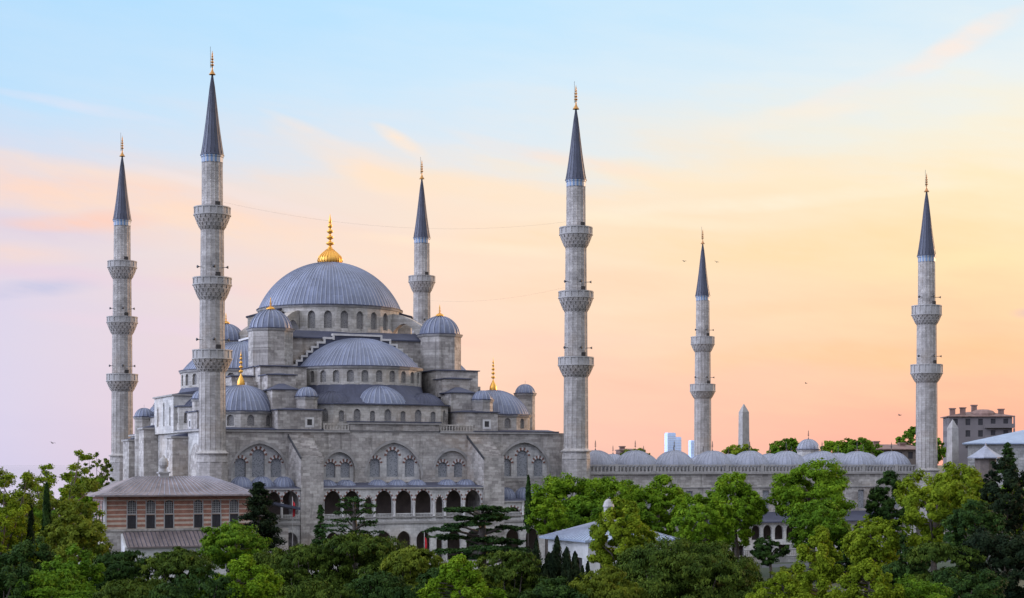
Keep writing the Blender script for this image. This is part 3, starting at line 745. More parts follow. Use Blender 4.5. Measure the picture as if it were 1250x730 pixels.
ctr = [(18.35, 7.3, 2.75, 10.3, 11.95), (21.45, 7.3, 2.7, 10.3, 11.95), (24.2, 7.3, 1.25, 9.9, 11.0), (26.75, 7.3, 2.75, 10.3, 11.95), (30.05, 7.3, 2.75, 10.3, 11.95), (33.35, 7.3, 2.75, 10.3, 11.95), (36.1, 7.3, 1.25, 9.9, 11.0), (38.6, 7.3, 2.7, 10.3, 11.95), (41.9, 7.3, 2.75, 10.3, 11.95)]
lowc = [(a[0], .6, a[2]*.86, 4.1 if a[2] > 2 else 3.8, 5.5 if a[2] > 2 else 4.7) for a in ctr]
colonnade('gallery', 16.75, 43.55, -2.6, 12.2, ctr, lowc, [(a[0], 1.62) for a in ctr if a[2] > 2], .95)
lft = [(3.6, 7.3, 2.6, 10.3, 11.95), (6.4, 7.3, 2.0, 10.3, 11.6), (8.9, 7.3, 2.4, 10.3, 11.9), (11.55, 7.3, 2.75, 10.3, 11.95)]
colonnade('gallery', 2.2, 13.05, -2.6, 12.1, lft, [(a[0], .6, a[2]*.85, 4.2, 5.6) for a in lft], [(4.6, 1.75), (7.9, 1.85), (11.3, 1.75)], 1.6)
rgt = [(48.9, 7.3, 2.8, 7.9, 9.1), (52.4, 7.3, 2.8, 7.9, 9.1), (55.9, 7.3, 2.8, 7.9, 9.1)]
colonnade('gallery', 47.25, 59.2, -2.6, 9.9, rgt, [(a[0], .6, 2.4, 4.2, 5.6) for a in rgt], [(a[0], 1.7) for a in rgt], 1.9)

# ------------------------------------------------------------------ minarets
def minaret(u, v, label, secs, balcs, cone0, cone1, ftop, rbase, zbase, old, dz=0.0):
    """secs: shaft (z, r) list from the base up; balcs: (corbel bottom, parapet bottom, parapet top, shaft r, balcony r)"""
    w = L2W(u, v); root = empty('minaret', (w.x, w.y, dz), TH)
    tag(root, label, 'minaret', 'stone minarets of the mosque')
    b = MB(); b.prism([(rbase*math.cos(DEG(22.5+45*i))*1.05, rbase*math.sin(DEG(22.5+45*i))*1.05) for i in range(8)], -dz, zbase-1.4)
    b.lathe([(rbase*1.05, zbase-1.4), (rbase*1.0, zbase-.2)], 16)
    b.lathe([(rbase*1.12, zbase-.2), (rbase*1.14, zbase), (rbase*.98, zbase+.15), (secs[0][1], zbase+.4)], 16)
    b.build('base', 'stone_round', root)
    b = MB()
    n = 16; prof = [(secs[0][1], zbase+.2)]+[(r, z) for z, r in secs[1:]]
    for (r0, z0), (r1, z1) in zip(prof[:-1], prof[1:]):
        b.lathe([(r0, z0), (r1, z1)], n)
    # slender ribs at the corners of the polygon
    for j in range(n):
        a = 2*PI*j/n
        b.tube([(r*math.cos(a), r*math.sin(a), z) for r, z in prof], .04, 5)
    b.build('shaft', 'stone_round', root)
    for zb, zp, zt, rs, rb in balcs:
        c = MB(); nn = 32; tiers = 4; v = []
        # muqarnas corbel: scalloped tiers stepping outwards
        for i in range(tiers):
            f0, f1 = i/tiers, (i+1)/tiers
            r0 = rs+(rb-rs)*f0**.8; r1 = rs+(rb-rs)*f1**.8
            z0, z1 = zb+(zp-zb)*f0, zb+(zp-zb)*f1
            m = 20
            for j in range(m):
                a = 2*PI*(j+.5*(i % 2))/m; da = PI/m*.93
                P_ = lambda r, t, zz: (r*math.cos(t), r*math.sin(t), zz)
                c.hexa([P_(rs*.9, a-da*.55, z0), P_(r0+.02, a-da*.55, z0), P_(r0+.02, a+da*.55, z0), P_(rs*.9, a+da*.55, z0)],
                       [P_(rs*.9, a-da, z1-.02), P_(r1+.03, a-da, z1-.02), P_(r1+.03, a+da, z1-.02), P_(rs*.9, a+da, z1-.02)])
            c.lathe([(r0*.96, z0), (r1*.955, z1-.06), (r1+.04, z1-.06), (r1+.04, z1), (r1*.8, z1)], nn)
        o = c.build('balcony', 'stone_round', root)
        p = MB(); p.lathe([(rb-.2, zp), (rb+.12, zp), (rb+.12, zp+.16), (rb, zp+.18)], nn)
        p.lathe([(rb-.14, zp), (rb-.14, zt), (rb+.09, zt), (rb+.09, zt-.16), (rb-.01, zt-.18)], nn)
        for j in range(nn//2):
            a = 2*PI*j/(nn//2); ca, sa = math.cos(a), math.sin(a)
            q = lambda r, t: (r*ca-t*sa, r*sa+t*ca)
            p.prism([q(rb-.05, -.13), q(rb+.05, -.13), q(rb+.05, .13), q(rb-.05, .13)], zp+.1, zt)
        p.lathe([(rb-.045, zp+.17), (rb-.045, zt-.17)], nn)
        p.build('parapet', 'coping_grey', o)
        if zt < 50 or balcs[0][2] < 50:             # loudspeaker horns above the parapet
            for a in (200, 262, 318):
                a = DEG(a); ca, sa = math.cos(a), math.sin(a); h = MB(); zz = zt+1.5
                h.tube([((rs-.3)*ca, (rs-.3)*sa, zz), ((rs+.5)*ca, (rs+.5)*sa, zz)], .05, 5)
                h.tube([((rs+.4)*ca, (rs+.4)*sa, zz), ((rs+.55)*ca, (rs+.55)*sa, zz), ((rs+.8)*ca, (rs+.8)*sa, zz)], [.06, .09, .24], 10)
                h.build('loudspeaker', 'iron', root)
        # doorway to the balcony
        a = DEG(285); ca, sa = math.cos(a), math.sin(a); q = lambda r, t: (r*ca-t*sa, r*sa+t*ca)
        dd = MB().prism([q(rs-.25, -.38), q(rs+.05, -.38), q(rs+.05, .38), q(rs-.25, .38)], zt-.9, zt+.75); dd.build('door', 'dark', root)
    rt = secs[-1][1]
    t = MB(); t.lathe([(rt+.01, cone0-1.15), (rt+.06, cone0-1.1), (rt+.06, cone0-.35), (rt+.16, cone0-.3), (rt+.2, cone0)], 32); t.build('tile_frieze', 'frieze', root)
    cn = MB(); H = cone1-cone0; rc_ = rt+.14; pr = [(rc_+.14, cone0-.05), (rc_+.14, cone0+.12), (rc_, cone0+.2)]+[(rc_*(1-f_)**.94*(1-.10*math.sin(PI*f_))+.09*f_, cone0+.2+(H-.2)*f_) for f_ in (.1, .25, .4, .55, .7, .85, 1)]
    cn.lathe(pr, 16)
    for j in range(16):
        a = 2*PI*j/16; cn.tube([(r*math.cos(a), r*math.sin(a), zz) for r, zz in pr[2:]], [.05]*7+[.015], 4)
    co = cn.build('spire', 'lead_cone', root)
    finial(co, 0, 0, cone1-.1, ftop-cone1+.1, 'gold_old' if old else 'gold_dull', 1.35, False)
    rod = MB().tube([(-.28, 0, cone1+.9), (-.28, 0, ftop+.55)], .03, 5); rod.tube([(-.28, 0, cone1+1.2), (0, 0, cone1+1.1)], .03, 4); rod.build('lightning_rod', 'iron', co)
    return root
M['coping_grey'] = plain('parapet stone', (.31, .29, .27), .85, .2, .9)
M['gold_dull'] = plain('weathered gilding', (.42, .20, .05), .4, .2, 2, .6)
m, k, b = new_mat('blue tile frieze'); o, x, y, z = oxyz(k)
ck = k.math('GREATER_THAN', k.math('SINE', k.math('MULTIPLY', k.math('ARCTAN2', y, x), 16.0)), 0.0)
finish(k, b, k.mix(ck, (.30, .30, .30, 1), (.10, .17, .28, 1)), .5); M['frieze'] = m
secs3 = [(17.9, 2.04), (31, 1.98), (31.1, 1.92), (41.9, 1.86), (42.0, 1.78), (52.6, 1.72), (52.7, 1.60), (63.0, 1.55)]
balc3 = [(51.6, 53.8, 55.1, 1.72, 2.72), (40.9, 43.2, 44.4, 1.86, 2.88), (30.0, 31.95, 33.4, 1.98, 2.95)]
minaret(0, 0, 'tallest looking of the minarets, standing at the mosque’s near left corner behind the brick pavilion', secs3, balc3, 63.0, 75.4, 79.0, 2.28, 17.75, False)
minaret(61.6, 0, 'three balcony minaret standing where the mosque meets the low courtyard wall', secs3, balc3, 63.0, 75.0, 79.0, 2.28, 17.75, False, .55)
minaret(0, 72.5, 'leftmost minaret, three balconies, rising beyond the far left corner of the mosque', secs3, balc3, 63.0, 75.4, 79.3, 2.28, 17.75, False)
minaret(61.6, 72.5, 'minaret partly hidden behind the mosque, one balcony showing right of the main dome', secs3, balc3, 63.0, 75.4, 79.3, 2.28, 17.75, False)
secs2 = [(15.0, 1.95), (31.6, 1.90), (31.7, 1.82), (42.2, 1.76), (42.3, 1.58), (54.6, 1.50)]
balc2 = [(41.8, 43.6, 45.4, 1.76, 2.68), (31.1, 32.8, 34.5, 1.9, 2.88)]
minaret(133.9, 0, 'rightmost minaret with two balconies rising behind bright trees', secs2, balc2, 54.6, 66.6, 70.0, 2.15, 15.0, True)
minaret(133.9, 81.0, 'two balcony minaret beside the slim obelisk, behind the courtyard domes', secs2, balc2, 54.8, 66.9, 70.2, 2.15, 15.0, True)

# ------------------------------------------------------------------ courtyard
court = empty('courtyard', L2W(62.5, 0), TH); tag(court, 'long low courtyard arcade roofed with a row of small lead domes', 'courtyard')
# local x = u-62.5
CX = lambda u: u-62.5
LEN = 71.0
wb = MB(); hl = []
for i in range(9):
    c = 4.2+7.8*i+.2
    hl += [rect(c-2.2, c-.8, 8.0, 11.4), rect(c+.8, c+2.2, 8.0, 11.4)]
wb.panel((0, 1.0), (1, 0), NY, rect(0, LEN, 0, 14.3), hl, .35)
wb.box(0, LEN, 1.4, 7.6, 0, 14.6); 
cw = wb.build('wall', 'stone', court)
for h in hl: MB().poly_at((0, 1.0), (1, 0), NY, h, .33).build('window', 'grille_pale', cw)
cb = MB(); cb.box(0, LEN, .62, 1.4, 14.3, 14.62); cb.box(0, LEN, .8, .998, 11.9, 12.1); cb.build('cornice', 'trim', court)
bb = MB(); bb.box(0, LEN, .8, 1.15, 14.62, 14.8); bb.box(0, LEN, .78, 1.17, 15.75, 15.98)
n = int(LEN/.72)
for i in range(n+1):
    xx = LEN*i/n
    if i % 10 == 0: bb.box(xx-.3, xx+.3, .76, 1.19, 14.8, 16.05)
    else: bb.box(xx-.13, xx+.13, .86, 1.09, 14.8, 15.75)
bb.box(0, LEN, 1.5, 1.62, 14.6, 15.6)
bb.build('balustrade', 'coping_grey', court)
rb = MB(); rb.box(0, LEN, 1.7, 7.6, 14.62, 15.3); rb.box(0, LEN, 69.5, 76.5, 14.62, 15.3); rb.box(LEN-7, LEN, 7.7, 69.4, 14.62, 15.3); rb.build('roof', 'lead_pale', court)
fb = MB(); fb.box(0, LEN, 69.6, 76.4, 0, 14.6); fb.box(LEN-7, LEN-.1, 7.7, 69.5, 0, 14.6); fb.build('arcade_body', 'stone', court)
for i in range(9):
    cx = 6.0+7.75*(i-.08)
    d_ = dome(court, 'dome', cx, 5.2, 15.3, 3.72, 3.15, 26, mats=('lead_pale', 'lead_seam'), seam=.07, rings=10, lip=.15)
    finial(d_, cx, 5.2, 18.4, 1.9, 'iron', .9, False)
for i in range(9):
    cx = 6.0+7.6*i
    d_ = dome(court, 'dome', cx, 73, 15.3, 3.6, 3.0, 26, mats=('lead_pale', 'lead_seam'), seam=.07, rings=10, lip=.15)
    finial(d_, cx, 73, 18.3, 2.0, 'iron', .9, False)
for i in range(7):
    d_ = dome(court, 'dome', LEN-3.6, 14+8.2*i, 15.3, 3.6, 3.0, 26, mats=('lead_pale', 'lead_seam'), seam=.07, rings=10, lip=.15)
    finial(d_, LEN-3.6, 14+8.2*i, 18.3, 1.6, 'iron', .9, False)
gd = drum(court, 'gate_drum', LEN+.5, 38.5, 2.35, 14.6, 19.0, 8, DEG(22.5), DEG(382.5), mat='marble', cornice=.2)
d_ = dome(gd, 'gate_dome', LEN+.5, 38.5, 19.15, 2.3, 2.1, 18, mats=('lead_pale', 'lead_seam'), seam=.07, rings=9, lip=.15)
finial(d_, LEN+.5, 38.5, 21.2, 2.0, 'iron', .9, False)
# ablution arcade leaning against the outer wall
ab = MB(); ups = [(2.6+2.35*i, 3.0, 1.75, 4.6, 5.55) for i in range(24)]; lows = [(2.6+4.7*i+1.1, .3, 2.6, 1.9, 2.0) for i in range(12)]
ab.panel((5, -5.2), (1, 0), NY, rect(0, 60, 0, 6.0), [arch(*a) for a in ups]+[rect(a[0]-1.2, a[0]+1.2, .35, 2.1) for a in lows], .4)
ao = ab.build('ablution_arcade', 'marble', court)
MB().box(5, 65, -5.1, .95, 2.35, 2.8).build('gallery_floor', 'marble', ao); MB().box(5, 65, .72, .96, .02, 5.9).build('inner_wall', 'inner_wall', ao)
rb = MB(); rb.hexa([(4.6, -6.0, 5.95), (65.4, -6.0, 5.95), (65.4, .94, 7.3), (4.6, .94, 7.3)], [(4.6, -6.0, 6.15), (65.4, -6.0, 6.15), (65.4, .94, 7.6), (4.6, .94, 7.6)]); rb.build('roof', 'lead_roof', ao)

# ------------------------------------------------------------------ royal pavilion (brick and stone) at the left
pav = empty('pavilion', L2W(-18.6, -14.0), TH); tag(pav, 'pavilion of red brick and pale stone bands under a wide lead hip roof', 'pavilion')
PL, PD = 21.0, 9.6             # length along u, depth along v ; local x, y
b = MB(); b.box(0, PL, 0, PD, 0, 6.62); b.box(-.12, PL+.12, -.12, PD, 6.62, 6.9); b.build('base', 'stone', pav)
hl = []; sh = []; lt = []
xs = [3.75, 6.4, 9.0, 13.2, 15.8, 18.4]
for xx in xs: sh.append(rect(xx-.62, xx+.62, 6.95, 8.85)); lt.append(arch(xx, 9.1, 1.15, 10.45, 10.95, 4))
hb = MB(); hb.panel((0, 0), (1, 0), NY, rect(0, PL, 6.9, 11.55), sh+lt, .22)
ys = [1.6, 4.0, 6.4, 8.4]; shs = [rect(q-.6, q+.6, 6.95, 8.85) for q in ys]; lts = [arch(q, 9.1, 1.1, 10.45, 10.95, 4) for q in ys]
hb.panel((0, 0), (0, 1), NX, rect(0, PD, 6.9, 11.55), shs+lts, .22)
hb.panel((PL, 0), (0, 1), PX_, rect(0, PD, 6.9, 11.55), [], .22); hb.panel((0, PD), (1, 0), (0, 1), rect(0, PL, 6.9, 11.55), [], .22)
pw = hb.build('wall', 'banded', pav)
def pav_win(loop, O, d, n, lattice):
    mb = MB()
    cx = (loop[0][0]+loop[1][0])/2; hw = (loop[1][0]-loop[0][0])/2; z0 = loop[0][1]; z1 = max(q[1] for q in loop)
    mb.poly_at(O, d, n, loop, .2, 0)
    P = lambda x, dep, z: (O[0]+d[0]*x-n[0]*dep, O[1]+d[1]*x-n[1]*dep, z)
    def bar(x0, x1, za, zb, mi, a=-.05, b=.18):
        v = [P(x0, a, za), P(x1, a, za), P(x1, b, za), P(x0, b, za), P(x0, a, zb), P(x1, a, zb), P(x1, b, zb), P(x0, b, zb)]
        mb.add(v, [(3,2,1,0),(4,5,6,7),(0,1,5,4),(1,2,6,5),(2,3,7,6),(3,0,4,7)], mi)
    bar(cx-hw-.13, cx-hw+.002, z0, z1+.1, 1); bar(cx+hw-.002, cx+hw+.13, z0, z1+.1, 1)
    if lattice:
        bar(cx-hw-.13, cx+hw+.13, z0-.15, z0, 1)
        for i in range(1, 5): bar(cx-hw+2*hw*i/5-.035, cx-hw+2*hw*i/5+.035, z0, z1-.25 if i in (1, 4) else z1, 2, .04, .12)
        for i in range(1, 6): bar(cx-hw+.02, cx+hw-.02, z0+(z1-z0)*i/6.3-.03, z0+(z1-z0)*i/6.3+.03, 2, .05, .11)
        mb.build('lattice_window', ['dark', 'coping_grey', 'coping_grey'], pw)
    else:
        bar(cx-.03, cx+.03, z0, z1, 0, .12, .19)
        mb.build('shuttered_window', ['shutter', 'coping_grey', 'shutter'], pw)
for h in sh: pav_win(h, (0, 0), (1, 0), NY, False)
for h in lt: pav_win(h, (0, 0), (1, 0), NY, True)
for h in shs: pav_win(h, (0, 0), (0, 1), NX, False)
for h in lts: pav_win(h, (0, 0), (0, 1), NX, True)
b = MB(); b.box(-.1, .25, -.1, .25, 6.9, 11.55); b.build('corner_post', 'coping', pav)
E_ = 1.65
rb = MB(); p = [(-E_, -E_, 11.5), (PL+E_, -E_, 11.5), (PL+E_, PD+E_, 11.5), (-E_, PD+E_, 11.5)]
rg = [(5.2, PD/2-.05, 14.3), (PL-5.0, PD/2-.05, 14.3), (PL-5.0, PD/2+.05, 14.3), (5.2, PD/2+.05, 14.3)]
mid = lambda f, drop: [tuple(p[i][j]*(1-f)+rg[i][j]*f-(drop if j == 2 else 0) for j in range(3)) for i in range(4)]
lv = [[(q[0], q[1], 11.5) for q in p], [(q[0], q[1], 11.72) for q in p], mid(.25, .05), mid(.6, -.12), rg]
v = [q for l in lv for q in l]; fs = [(i*4+j, i*4+(j+1) % 4, (i+1)*4+(j+1) % 4, (i+1)*4+j) for i in range(4) for j in range(4)]+[(3, 2, 1, 0), (16, 17, 18, 19)]
rb.add(v, fs, 0)
for i in range(29):                               # standing lead rolls
    f_ = (i+.5)/29; x0 = -E_+f_*(PL+2*E_); x1 = 5.2+f_*(PL-10.2)
    for s_ in (0, 2):
        y0 = p[s_][1]; y1 = rg[s_][1]
        q = [(x0, y0, 11.72), (x0*.75+x1*.25, y0*.75+y1*.25, 11.5*.75+14.3*.25-.05), (x0*.4+x1*.6, y0*.4+y1*.6, 11.5*.4+14.3*.6+.12), (x1, y1, 14.3)]
        rb.tube(q, .055, 4, 1)
ro = rb.build('roof', ['lead_pale_brown', 'lead_pale'], pav)
# stone chimney with a ball top
b = MB(); b.box(8.6, 9.9, 4.2, 5.5, 13.7, 14.7); b.box(8.4, 10.1, 4.0, 5.7, 14.7, 14.95)
b.lathe([(.45, 14.95), (.4, 15.4), (.55, 15.6), (.72, 15.9), (.72, 16.4), (.5, 16.85), (.2, 17.05), (.12, 17.3), (0.01, 17.4)], 12, 9.25, 4.85, sm=False)
o = b.build('chimney', 'trim', ro)
# covered ramp at the right end
b = MB(); b.hexa([(PL+.5, 4, 10.9), (PL+8.5, 4, 9.2), (PL+8.5, 10, 9.2), (PL+.5, 10, 10.9)], [(PL+.5, 4, 11.3), (PL+8.5, 4, 9.6), (PL+8.5, 10, 9.6), (PL+.5, 10, 11.3)]); b.build('ramp_roof', 'lead_roof', pav)
b = MB(); b.box(PL+.1, PL+7.0, 5.2, 9.0, 0, 6.5); b.build('ramp_base', 'stone', pav)
# lean-to in front
b = MB(); LX0, LX1 = 2.2, 16.5
b.panel((LX0, -3.0), (1, 0), NY, rect(0, LX1-LX0, 0, 4.5), [rect(x_-1.05, x_+1.05, 1.9, 3.75) for x_ in (6.1, 9.0, 11.9)], .25)
b.prism([(LX0, -3.0), (LX0+.02, -3.0), (LX0+.02, -.1), (LX0, -.1)], 0, 4.5)
b.add([(LX0, -3.0, 4.5), (LX0, -.1, 4.5), (LX0, -.1, 6.3), (LX0+.3, -3.0, 4.5), (LX0+.3, -.1, 4.5), (LX0+.3, -.1, 6.3)], [(0, 2, 1), (3, 4, 5), (0, 3, 5, 2)])
lo = b.build('lean_to', 'render_white', pav)
for x_ in (6.1, 9.0, 11.9):
    w_ = MB().poly_at((LX0, -3.0), (1, 0), NY, rect(x_-1.05, x_+1.05, 1.9, 3.75), .22); 
    for i in (-1, 0, 1): w_.box(LX0+x_+i*.7-.04, LX0+x_+i*.7+.04, -2.9, -2.8, 1.9, 3.75)
    w_.build('window', 'shutter', lo)
b = MB(); b.hexa([(LX0+.35, -3.5, 4.4), (LX1+.4, -3.5, 4.4), (LX1+.4, -.05, 6.25), (LX0+.35, -.05, 6.25)], [(LX0+.35, -3.5, 4.58), (LX1+.4, -3.5, 4.58), (LX1+.4, -.05, 6.5), (LX0+.35, -.05, 6.5)])
for i in range(24):
    xx = LX0+.6+i*.6; b.tube([(xx, -3.5, 4.6), (xx, -.06, 6.52)], .05, 4, 1)
b.build('roof', ['lead_pale_brown', 'lead_roof'], lo)

# ------------------------------------------------------------------ white garden house with lead pyramid roof
def wpos(px, Y, z=0.0): return ((px-625)/F*Y, Y, z)
kx, ky, _ = wpos(718, 185)
kio = empty('garden_house', (kx, ky, 0), TH); tag(kio, 'white garden house with a pale lead pyramid roof among trees', 'garden house')
KW = 10.6
b = MB(); hl = [rect(q-.7, q+.7, 2.6, 5.4) for q in (2.2, 5.3, 8.4)]
b.panel((0, 0), (1, 0), NY, rect(0, KW, 0, 7.3), hl, .25); b.panel((0, 0), (0, 1), NX, rect(0, KW, 0, 7.3), hl, .25)
b.panel((KW, 0), (0, 1), PX_, rect(0, KW, 0, 7.3), [], .2); b.panel((0, KW), (1, 0), (0, 1), rect(0, KW, 0, 7.3), [], .2)
ko = b.build('wall', 'render_white', kio)
for h in hl:
    MB().poly_at((0, 0), (1, 0), NY, h, .22).build('window', 'shutter', ko); MB().poly_at((0, 0), (0, 1), NX, h, .22).build('window', 'shutter', ko)
b = MB(); e_ = .8; c_ = KW/2
b.prism([(-e_, -e_), (KW+e_, -e_), (KW+e_, KW+e_), (-e_, KW+e_)], 7.25, 7.5, 0)
b.prism([(-e_+.03, -e_+.03), (KW+e_-.03, -e_+.03), (KW+e_-.03, KW+e_-.03), (-e_+.03, KW+e_-.03)], 7.5, 9.5, 0, poly2=[(c_-.6, c_-.6), (c_+.6, c_-.6), (c_+.6, c_+.6), (c_-.6, c_+.6)])
for i in range(16):
    f_ = (i+.5)/16; q0 = -e_+f_*(KW+2*e_); q1 = c_-.6+f_*1.2
    for A, B in (((q0, -e_, 7.52), (q1, c_-.6, 9.52)), ((-e_, q0, 7.52), (c_-.6, q1, 9.52))): b.tube([A, B], .045, 4, 1)
kr = b.build('roof', ['lead_pale_blue', 'lead_seam'], kio)
b = MB(); b.lathe([(.55, 9.3), (.55, 11.0), (.66, 11.05), (.66, 11.2), (.6, 11.3), (.5, 11.65), (.28, 11.9), (0.01, 12.0)], 12, c_, c_, sm=False); b.build('lantern', 'coping_grey', kr)

# ------------------------------------------------------------------ things beyond the courtyard
def obelisk(px, ytop, Y, wpx, label, mat):
    xw, yw, _ = wpos(px, Y); r = empty('obelisk', (xw, yw, 0), TH); tag(r, label, 'obelisk')
    zt = CAMZ+(567-ytop)*Y/F; w = wpx*Y/F/2
    b = MB(); sq_ = lambda h: [(-h, -h), (h, -h), (h, h), (-h, h)]
    b.prism(sq_(w*1.1), 3, zt-w*1.9, poly2=sq_(w*.86)); b.prism(sq_(w*.86), zt-w*1.9, zt, poly2=sq_(.05)); b.build('shaft', mat, r)
    b = MB(); b.prism(sq_(w*1.9), 0, 1.5); b.prism(sq_(w*1.5), 1.5, 3); b.build('pedestal', 'coping_grey', r)
obelisk(908, 493, 420, 10.5, 'slim pointed stone obelisk rising behind the courtyard domes', 'trim')
obelisk(1163, 512, 345, 11, 'short pointed stone shaft between rightmost minaret and lead roofed hall', 'trim')
def tower(px, y0, Y, wpx, dpx, label, notch=None):
    xw, yw, _ = wpos(px, Y); r = empty('skyscraper', (xw, yw, 0), .35); tag(r, label, 'skyscraper', 'distant glass skyscrapers on the horizon')
    zt = CAMZ+(567-y0)*Y/F; w = wpx*Y/F/2
    b = MB(); b.box(-w, w, -w*.8, w*.8, 0, zt); b.box(-w*.9, w*.9, -w*.7, w*.7, zt, zt+w*.12); b.build('tower', 'tower_haze', r)
    for i in range(8):
        b = MB().box(-w*1.01, w*1.01, -w*.83, -w*.805, zt*(.56+.05*i), zt*(.57+.05*i)); b.build('floor_band', 'render_white', r)
tower(818, 529, 4200, 11, 8, 'taller of two joined pale blue skyscrapers far behind the domes')
tower(826, 534, 4260, 9, 8, 'lower shoulder skyscraper touching the tallest pale blue one')
tower(846, 538, 4400, 9, 8, 'small pale blue skyscraper half hidden by the far two balcony minaret')

def house(name, px, Y, w, dpt, zt, label, cat, wall_m, roof_m, rz, floors, bays, roof_h=2.5, over=.6, chim=(), win_m='shutter', zfirst=None, whigh=.55):
    xw, yw, _ = wpos(px, Y); r = empty(name, (xw, yw, 0), rz); tag(r, label, cat)
    fh = 3.2; z0 = zt-floors*fh; hl = []; hs2 = []
    for f_ in range(floors):
        for i in range(bays):
            c = -w/2+w*(i+.5)/bays; ww = min(1.3, w/bays*.5); hl.append(rect(c-ww/2, c+ww/2, z0+f_*fh+.9, z0+f_*fh+.9+fh*whigh))
        for i in range(max(1, int(bays*dpt/w))):
            nb = max(1, int(bays*dpt/w)); c = dpt*(i+.5)/nb; ww = min(1.3, dpt/nb*.5); hs2.append(rect(c-ww/2, c+ww/2, z0+f_*fh+.9, z0+f_*fh+.9+fh*whigh))
    b = MB(); b.panel((0, 0), (1, 0), NY, rect(-w/2, w/2, 0, zt), hl, .3); b.panel((-w/2, 0), (0, 1), NX, rect(0, dpt, 0, zt), hs2, .3)
    b.panel((w/2, 0), (0, 1), PX_, rect(0, dpt, 0, zt), [], .3); b.panel((0, dpt), (1, 0), (0, 1), rect(-w/2, w/2, 0, zt), [], .3)
    wo = b.build('wall', wall_m, r)
    for h in hl: MB().poly_at((0, 0), (1, 0), NY, h, .28).build('window', win_m, wo)
    for h in hs2: MB().poly_at((-w/2, 0), (0, 1), NX, h, .28).build('window', win_m, wo)
    b = MB(); e_ = over; P4 = [(-w/2-e_, -e_), (w/2+e_, -e_), (w/2+e_, dpt+e_), (-w/2-e_, dpt+e_)]; ins = dpt/2+e_-.2
    b.prism(P4, zt, zt+.25)
    b.prism([(a*.999, c_) for a, c_ in P4], zt+.25, zt+.25+roof_h, poly2=[(-w/2-e_+ins, dpt/2-.2), (w/2+e_-ins, dpt/2-.2), (w/2+e_-ins, dpt/2+.2), (-w/2-e_+ins, dpt/2+.2)])
    ro = b.build('roof', roof_m, r)
    for (cx_, cy_, ch) in chim: MB().box(cx_-.7, cx_+.7, cy_-.7, cy_+.7, zt-.5, zt+ch).box(cx_-.9, cx_+.9, cy_-.9, cy_+.9, zt+ch, zt+ch+.3).build('chimney', 'roof_tile', ro)
    return r
house('hall', 1383, 309.7, 60, 30, 19.9, 'long pale stone hall with blue grey lead hip roof at the right edge', 'hall', 'paving', 'lead_pale_blue', -.28, 0, 0, 3.7, 1.0)
ap = house('apartment_building', 1197, 455, 17.0, 12, 29.2, 'grey apartment block with rooftop chimneys beyond the rightmost minaret', 'apartment block', 'flat_plaster', 'roof_tile', -.12, 3, 5, 1.3, .7, [(-7.4, 1.5, 2.2), (-4.6, 1.5, 2.4), (-1, 5, 3.2), (6, 3, 2.0)])
MB().lathe([(3.6, 29.3), (3.5, 30.2), (2.8, 30.9), (1.6, 31.3), (0.02, 31.4)], 14, 1.2, 3.5).build('roof_vault', 'roof_tile', ap)
for f_ in range(3):
    b = MB(); zf = 29.2-3.2*(f_+1)+.1; b.box(1.0, 9.0, -1.6, -.02, zf, zf+.25); b.box(1.0, 9.0, -1.6, -1.5, zf+.25, zf+1.15); b.box(8.8, 9.0, -1.5, -.02, zf+.25, zf+3.1); b.build('terrace', 'flat_plaster', ap)
house('terrace_house', 1092, 425, 17, 9, 19.8, 'low brown roofed terrace house behind the courtyard domes left of the rightmost minaret', 'house', 'wood', 'roof_tile', .1, 2, 6, 1.2, .8, [(-4, 3, 2.0), (3, 3, 1.6)])
house('brick_house', 770, 470, 6.0, 8, 20.0, 'dark brown brick house top behind the leftmost courtyard domes', 'house', 'roof_tile', 'roof_tile', .1, 1, 3, .3, .3, [(-2, 3, 1.0)])
# small open kiosk with pointed lead roof
xw, yw, _ = wpos(1203, 290); kk_ = empty('kiosk', (xw, yw, 0), TH); tag(kk_, 'small timber kiosk with pointed lead roof in front of the lead roofed hall', 'kiosk')
MB().prism([(1.9*math.cos(DEG(45*i+22)), 1.9*math.sin(DEG(45*i+22))) for i in range(8)], 0, 17.2).build('body', 'wood', kk_)
MB().lathe([(3.1, 17.1), (3.1, 17.3), (1.9, 18.0), (.9, 18.7), (.15, 19.3), (.05, 19.9)], 8).build('roof', 'lead_pale', kk_)

# low garden wall and its posts in front of the courtyard
gw = empty('garden_wall', L2W(70, -20), TH); tag(gw, 'low pale stone wall with iron railing in front of the courtyard arcade', 'wall')
MB().box(0, 62, 0, .5, 0, 1.0).box(-.05, 62.05, -.08, .58, 1.0, 1.15).build('wall', 'paving', gw)
b = MB(); b.box(0, 62, .22, .28, 2.05, 2.12)
for i in range(156): b.box(i*.4, i*.4+.04, .23, .27, 1.15, 2.1)
b.build('railing', 'iron', gw)

